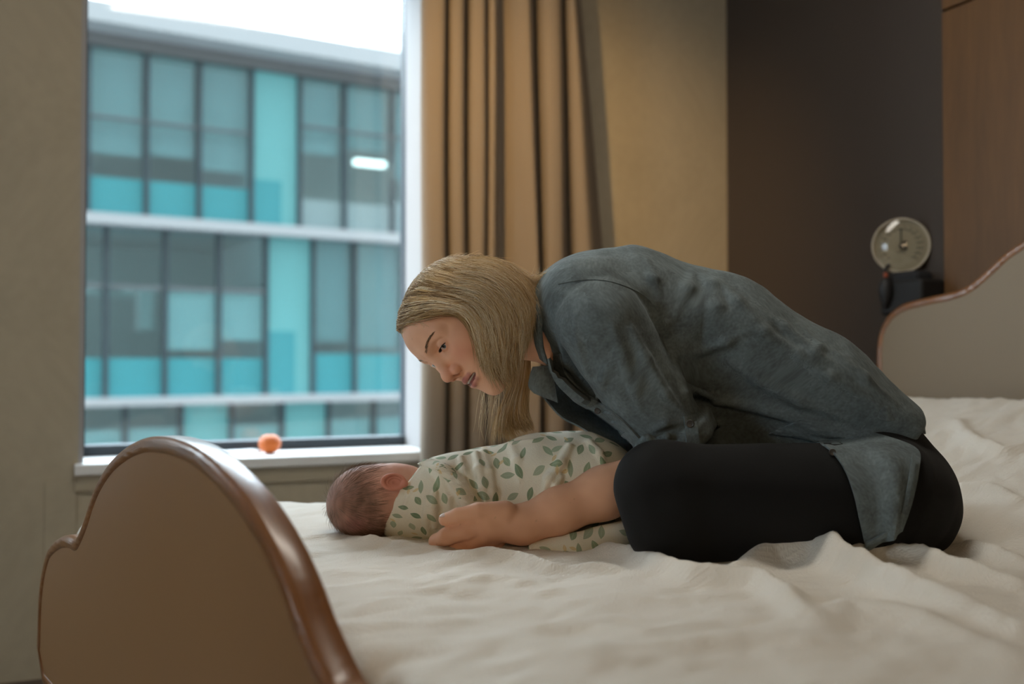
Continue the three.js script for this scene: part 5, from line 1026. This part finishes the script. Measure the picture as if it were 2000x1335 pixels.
// wall sphygmomanometer: round dial turned towards the bed, rubber bulb and hose, cuff basket
{
  const g = group('blood_pressure_gauge'); tag(g, 'round white dial blood pressure gauge on the dark wall above the headboard', 'medical gauge');
  const c = P(1760, 480, 3.22); g.position.copy(c);
  const rad = 54.5 * 3.22 * K / FOCAL, n = camera.position.clone().sub(c).setY(0).normalize(), q = new THREE.Quaternion().setFromUnitVectors(v(0, 0, 1), n);
  const dial = group('dial', g); dial.quaternion.copy(q);
  const bez = new THREE.LatheGeometry([[0.0, -0.03], [0.80, -0.03], [0.98, -0.012], [1.0, 0.004], [0.985, 0.012], [0.93, 0.013], [0.90, 0.006]].map(([a, b]) => new THREE.Vector2(a * rad, b)), 64); bez.rotateX(Math.PI / 2);
  mesh('bezel', bez, std(lin(0.50, 0.44, 0.34), 0.4), dial);
  const tex = canvasTex(512, 512, (k, W) => {
    k.fillStyle = '#8f866f'; k.fillRect(0, 0, W, W); k.translate(W / 2, W / 2);
    k.strokeStyle = '#3a342a'; k.fillStyle = '#3a342a'; k.textAlign = 'center'; k.textBaseline = 'middle'; k.font = 'bold 34px sans-serif';
    for (let i = 0; i <= 150; i++) { const a = Math.PI * 0.75 + i / 150 * Math.PI * 1.5, L = i % 10 === 0 ? 26 : i % 5 === 0 ? 18 : 10; k.lineWidth = i % 10 === 0 ? 5 : 2; k.beginPath(); k.moveTo(Math.cos(a) * 218, Math.sin(a) * 218); k.lineTo(Math.cos(a) * (218 - L), Math.sin(a) * (218 - L)); k.stroke(); if (i % 10 === 0) k.fillText(String(i * 2), Math.cos(a) * 168, Math.sin(a) * 168); }
    k.font = 'bold 26px sans-serif'; k.fillText('mmHg', 0, 62);
  });
  const face = new THREE.CircleGeometry(rad * 0.92, 56); face.translate(0, 0, 0.004); mesh('scale_plate', face, std(0xffffff, 0.7, { map: tex }), dial);
  const nd = merge([box(-0.0018, 0.0018, -rad * 0.18, rad * 0.62, 0.006, 0.0075), new THREE.CylinderGeometry(rad * 0.07, rad * 0.07, 0.004, 20).rotateX(Math.PI / 2).translate(0, 0, 0.0075)]); mesh('needle', nd, M.black, dial);
  const gl = new THREE.SphereGeometry(rad * 2.2, 48, 10, 0, TAU, 0, Math.asin(0.92 / 2.2)); gl.rotateX(Math.PI / 2); gl.translate(0, 0, 0.012 - rad * 2.2 * Math.cos(Math.asin(0.92 / 2.2))); mesh('cover_glass', gl, phys(lin(1, 1, 1), 0.02, { transmission: 1, thickness: 0, ior: 1.5 }), dial);
  const wallX = HX - c.x; // bracket back to the wall
  const pw = P(1790, 545, 3.2).sub(c);
  mesh('bracket', merge([box(0.0, wallX - 0.001, -0.012, 0.012, -0.014, 0.014), rbox(wallX - 0.012, wallX - 0.001, -0.05, 0.03, -0.03, 0.03, 0.003)]), M.black, g);
  const bk = P(1790, 572, 3.17).sub(c);
  const x1 = HX - c.x - 0.002;
  mesh('cuff_basket', merge([rbox(x1 - 0.09, x1, bk.y - 0.06, bk.y + 0.035, bk.z - 0.085, bk.z + 0.065, 0.012, 3)]), std(lin(0.012, 0.012, 0.012), 0.7), g);
  mesh('cuff', rbox(x1 - 0.08, x1 - 0.01, bk.y - 0.02, bk.y + 0.06, bk.z - 0.07, bk.z + 0.04, 0.02, 4), std(lin(0.016, 0.017, 0.02), 0.9), g);
  const bt = P(1730, 540, 3.2).sub(c), bb = P(1722, 605, 3.2).sub(c);
  const pr = []; for (let i = 0; i <= 24; i++) { const t = i / 24; pr.push(new THREE.Vector2(R(15, 3.2) * Math.pow(Math.sin(Math.PI * Math.pow(t, 0.8) * 0.97 + 0.05), 0.7) + 0.0005, -t * R(62, 3.2))); }
  const bu = mesh('rubber_bulb', new THREE.LatheGeometry(pr, 28), std(lin(0.01, 0.01, 0.011), 0.55), g); bu.position.copy(bt);
  const hose = new THREE.CatmullRomCurve3([bt.clone(), P(1730, 525, 3.21).sub(c), P(1744, 512, 3.25).sub(c), P(1756, 500, 3.27).sub(c)]);
  mesh('hose', new THREE.TubeGeometry(hose, 24, 0.005, 8), std(lin(0.012, 0.012, 0.013), 0.6), g);
  mesh('valve_screw', new THREE.CylinderGeometry(0.006, 0.006, 0.014, 14).translate(bt.x, bt.y + 0.004, bt.z), std(lin(0.30, 0.06, 0.02), 0.4), g);
}
renderer.render(scene, camera);
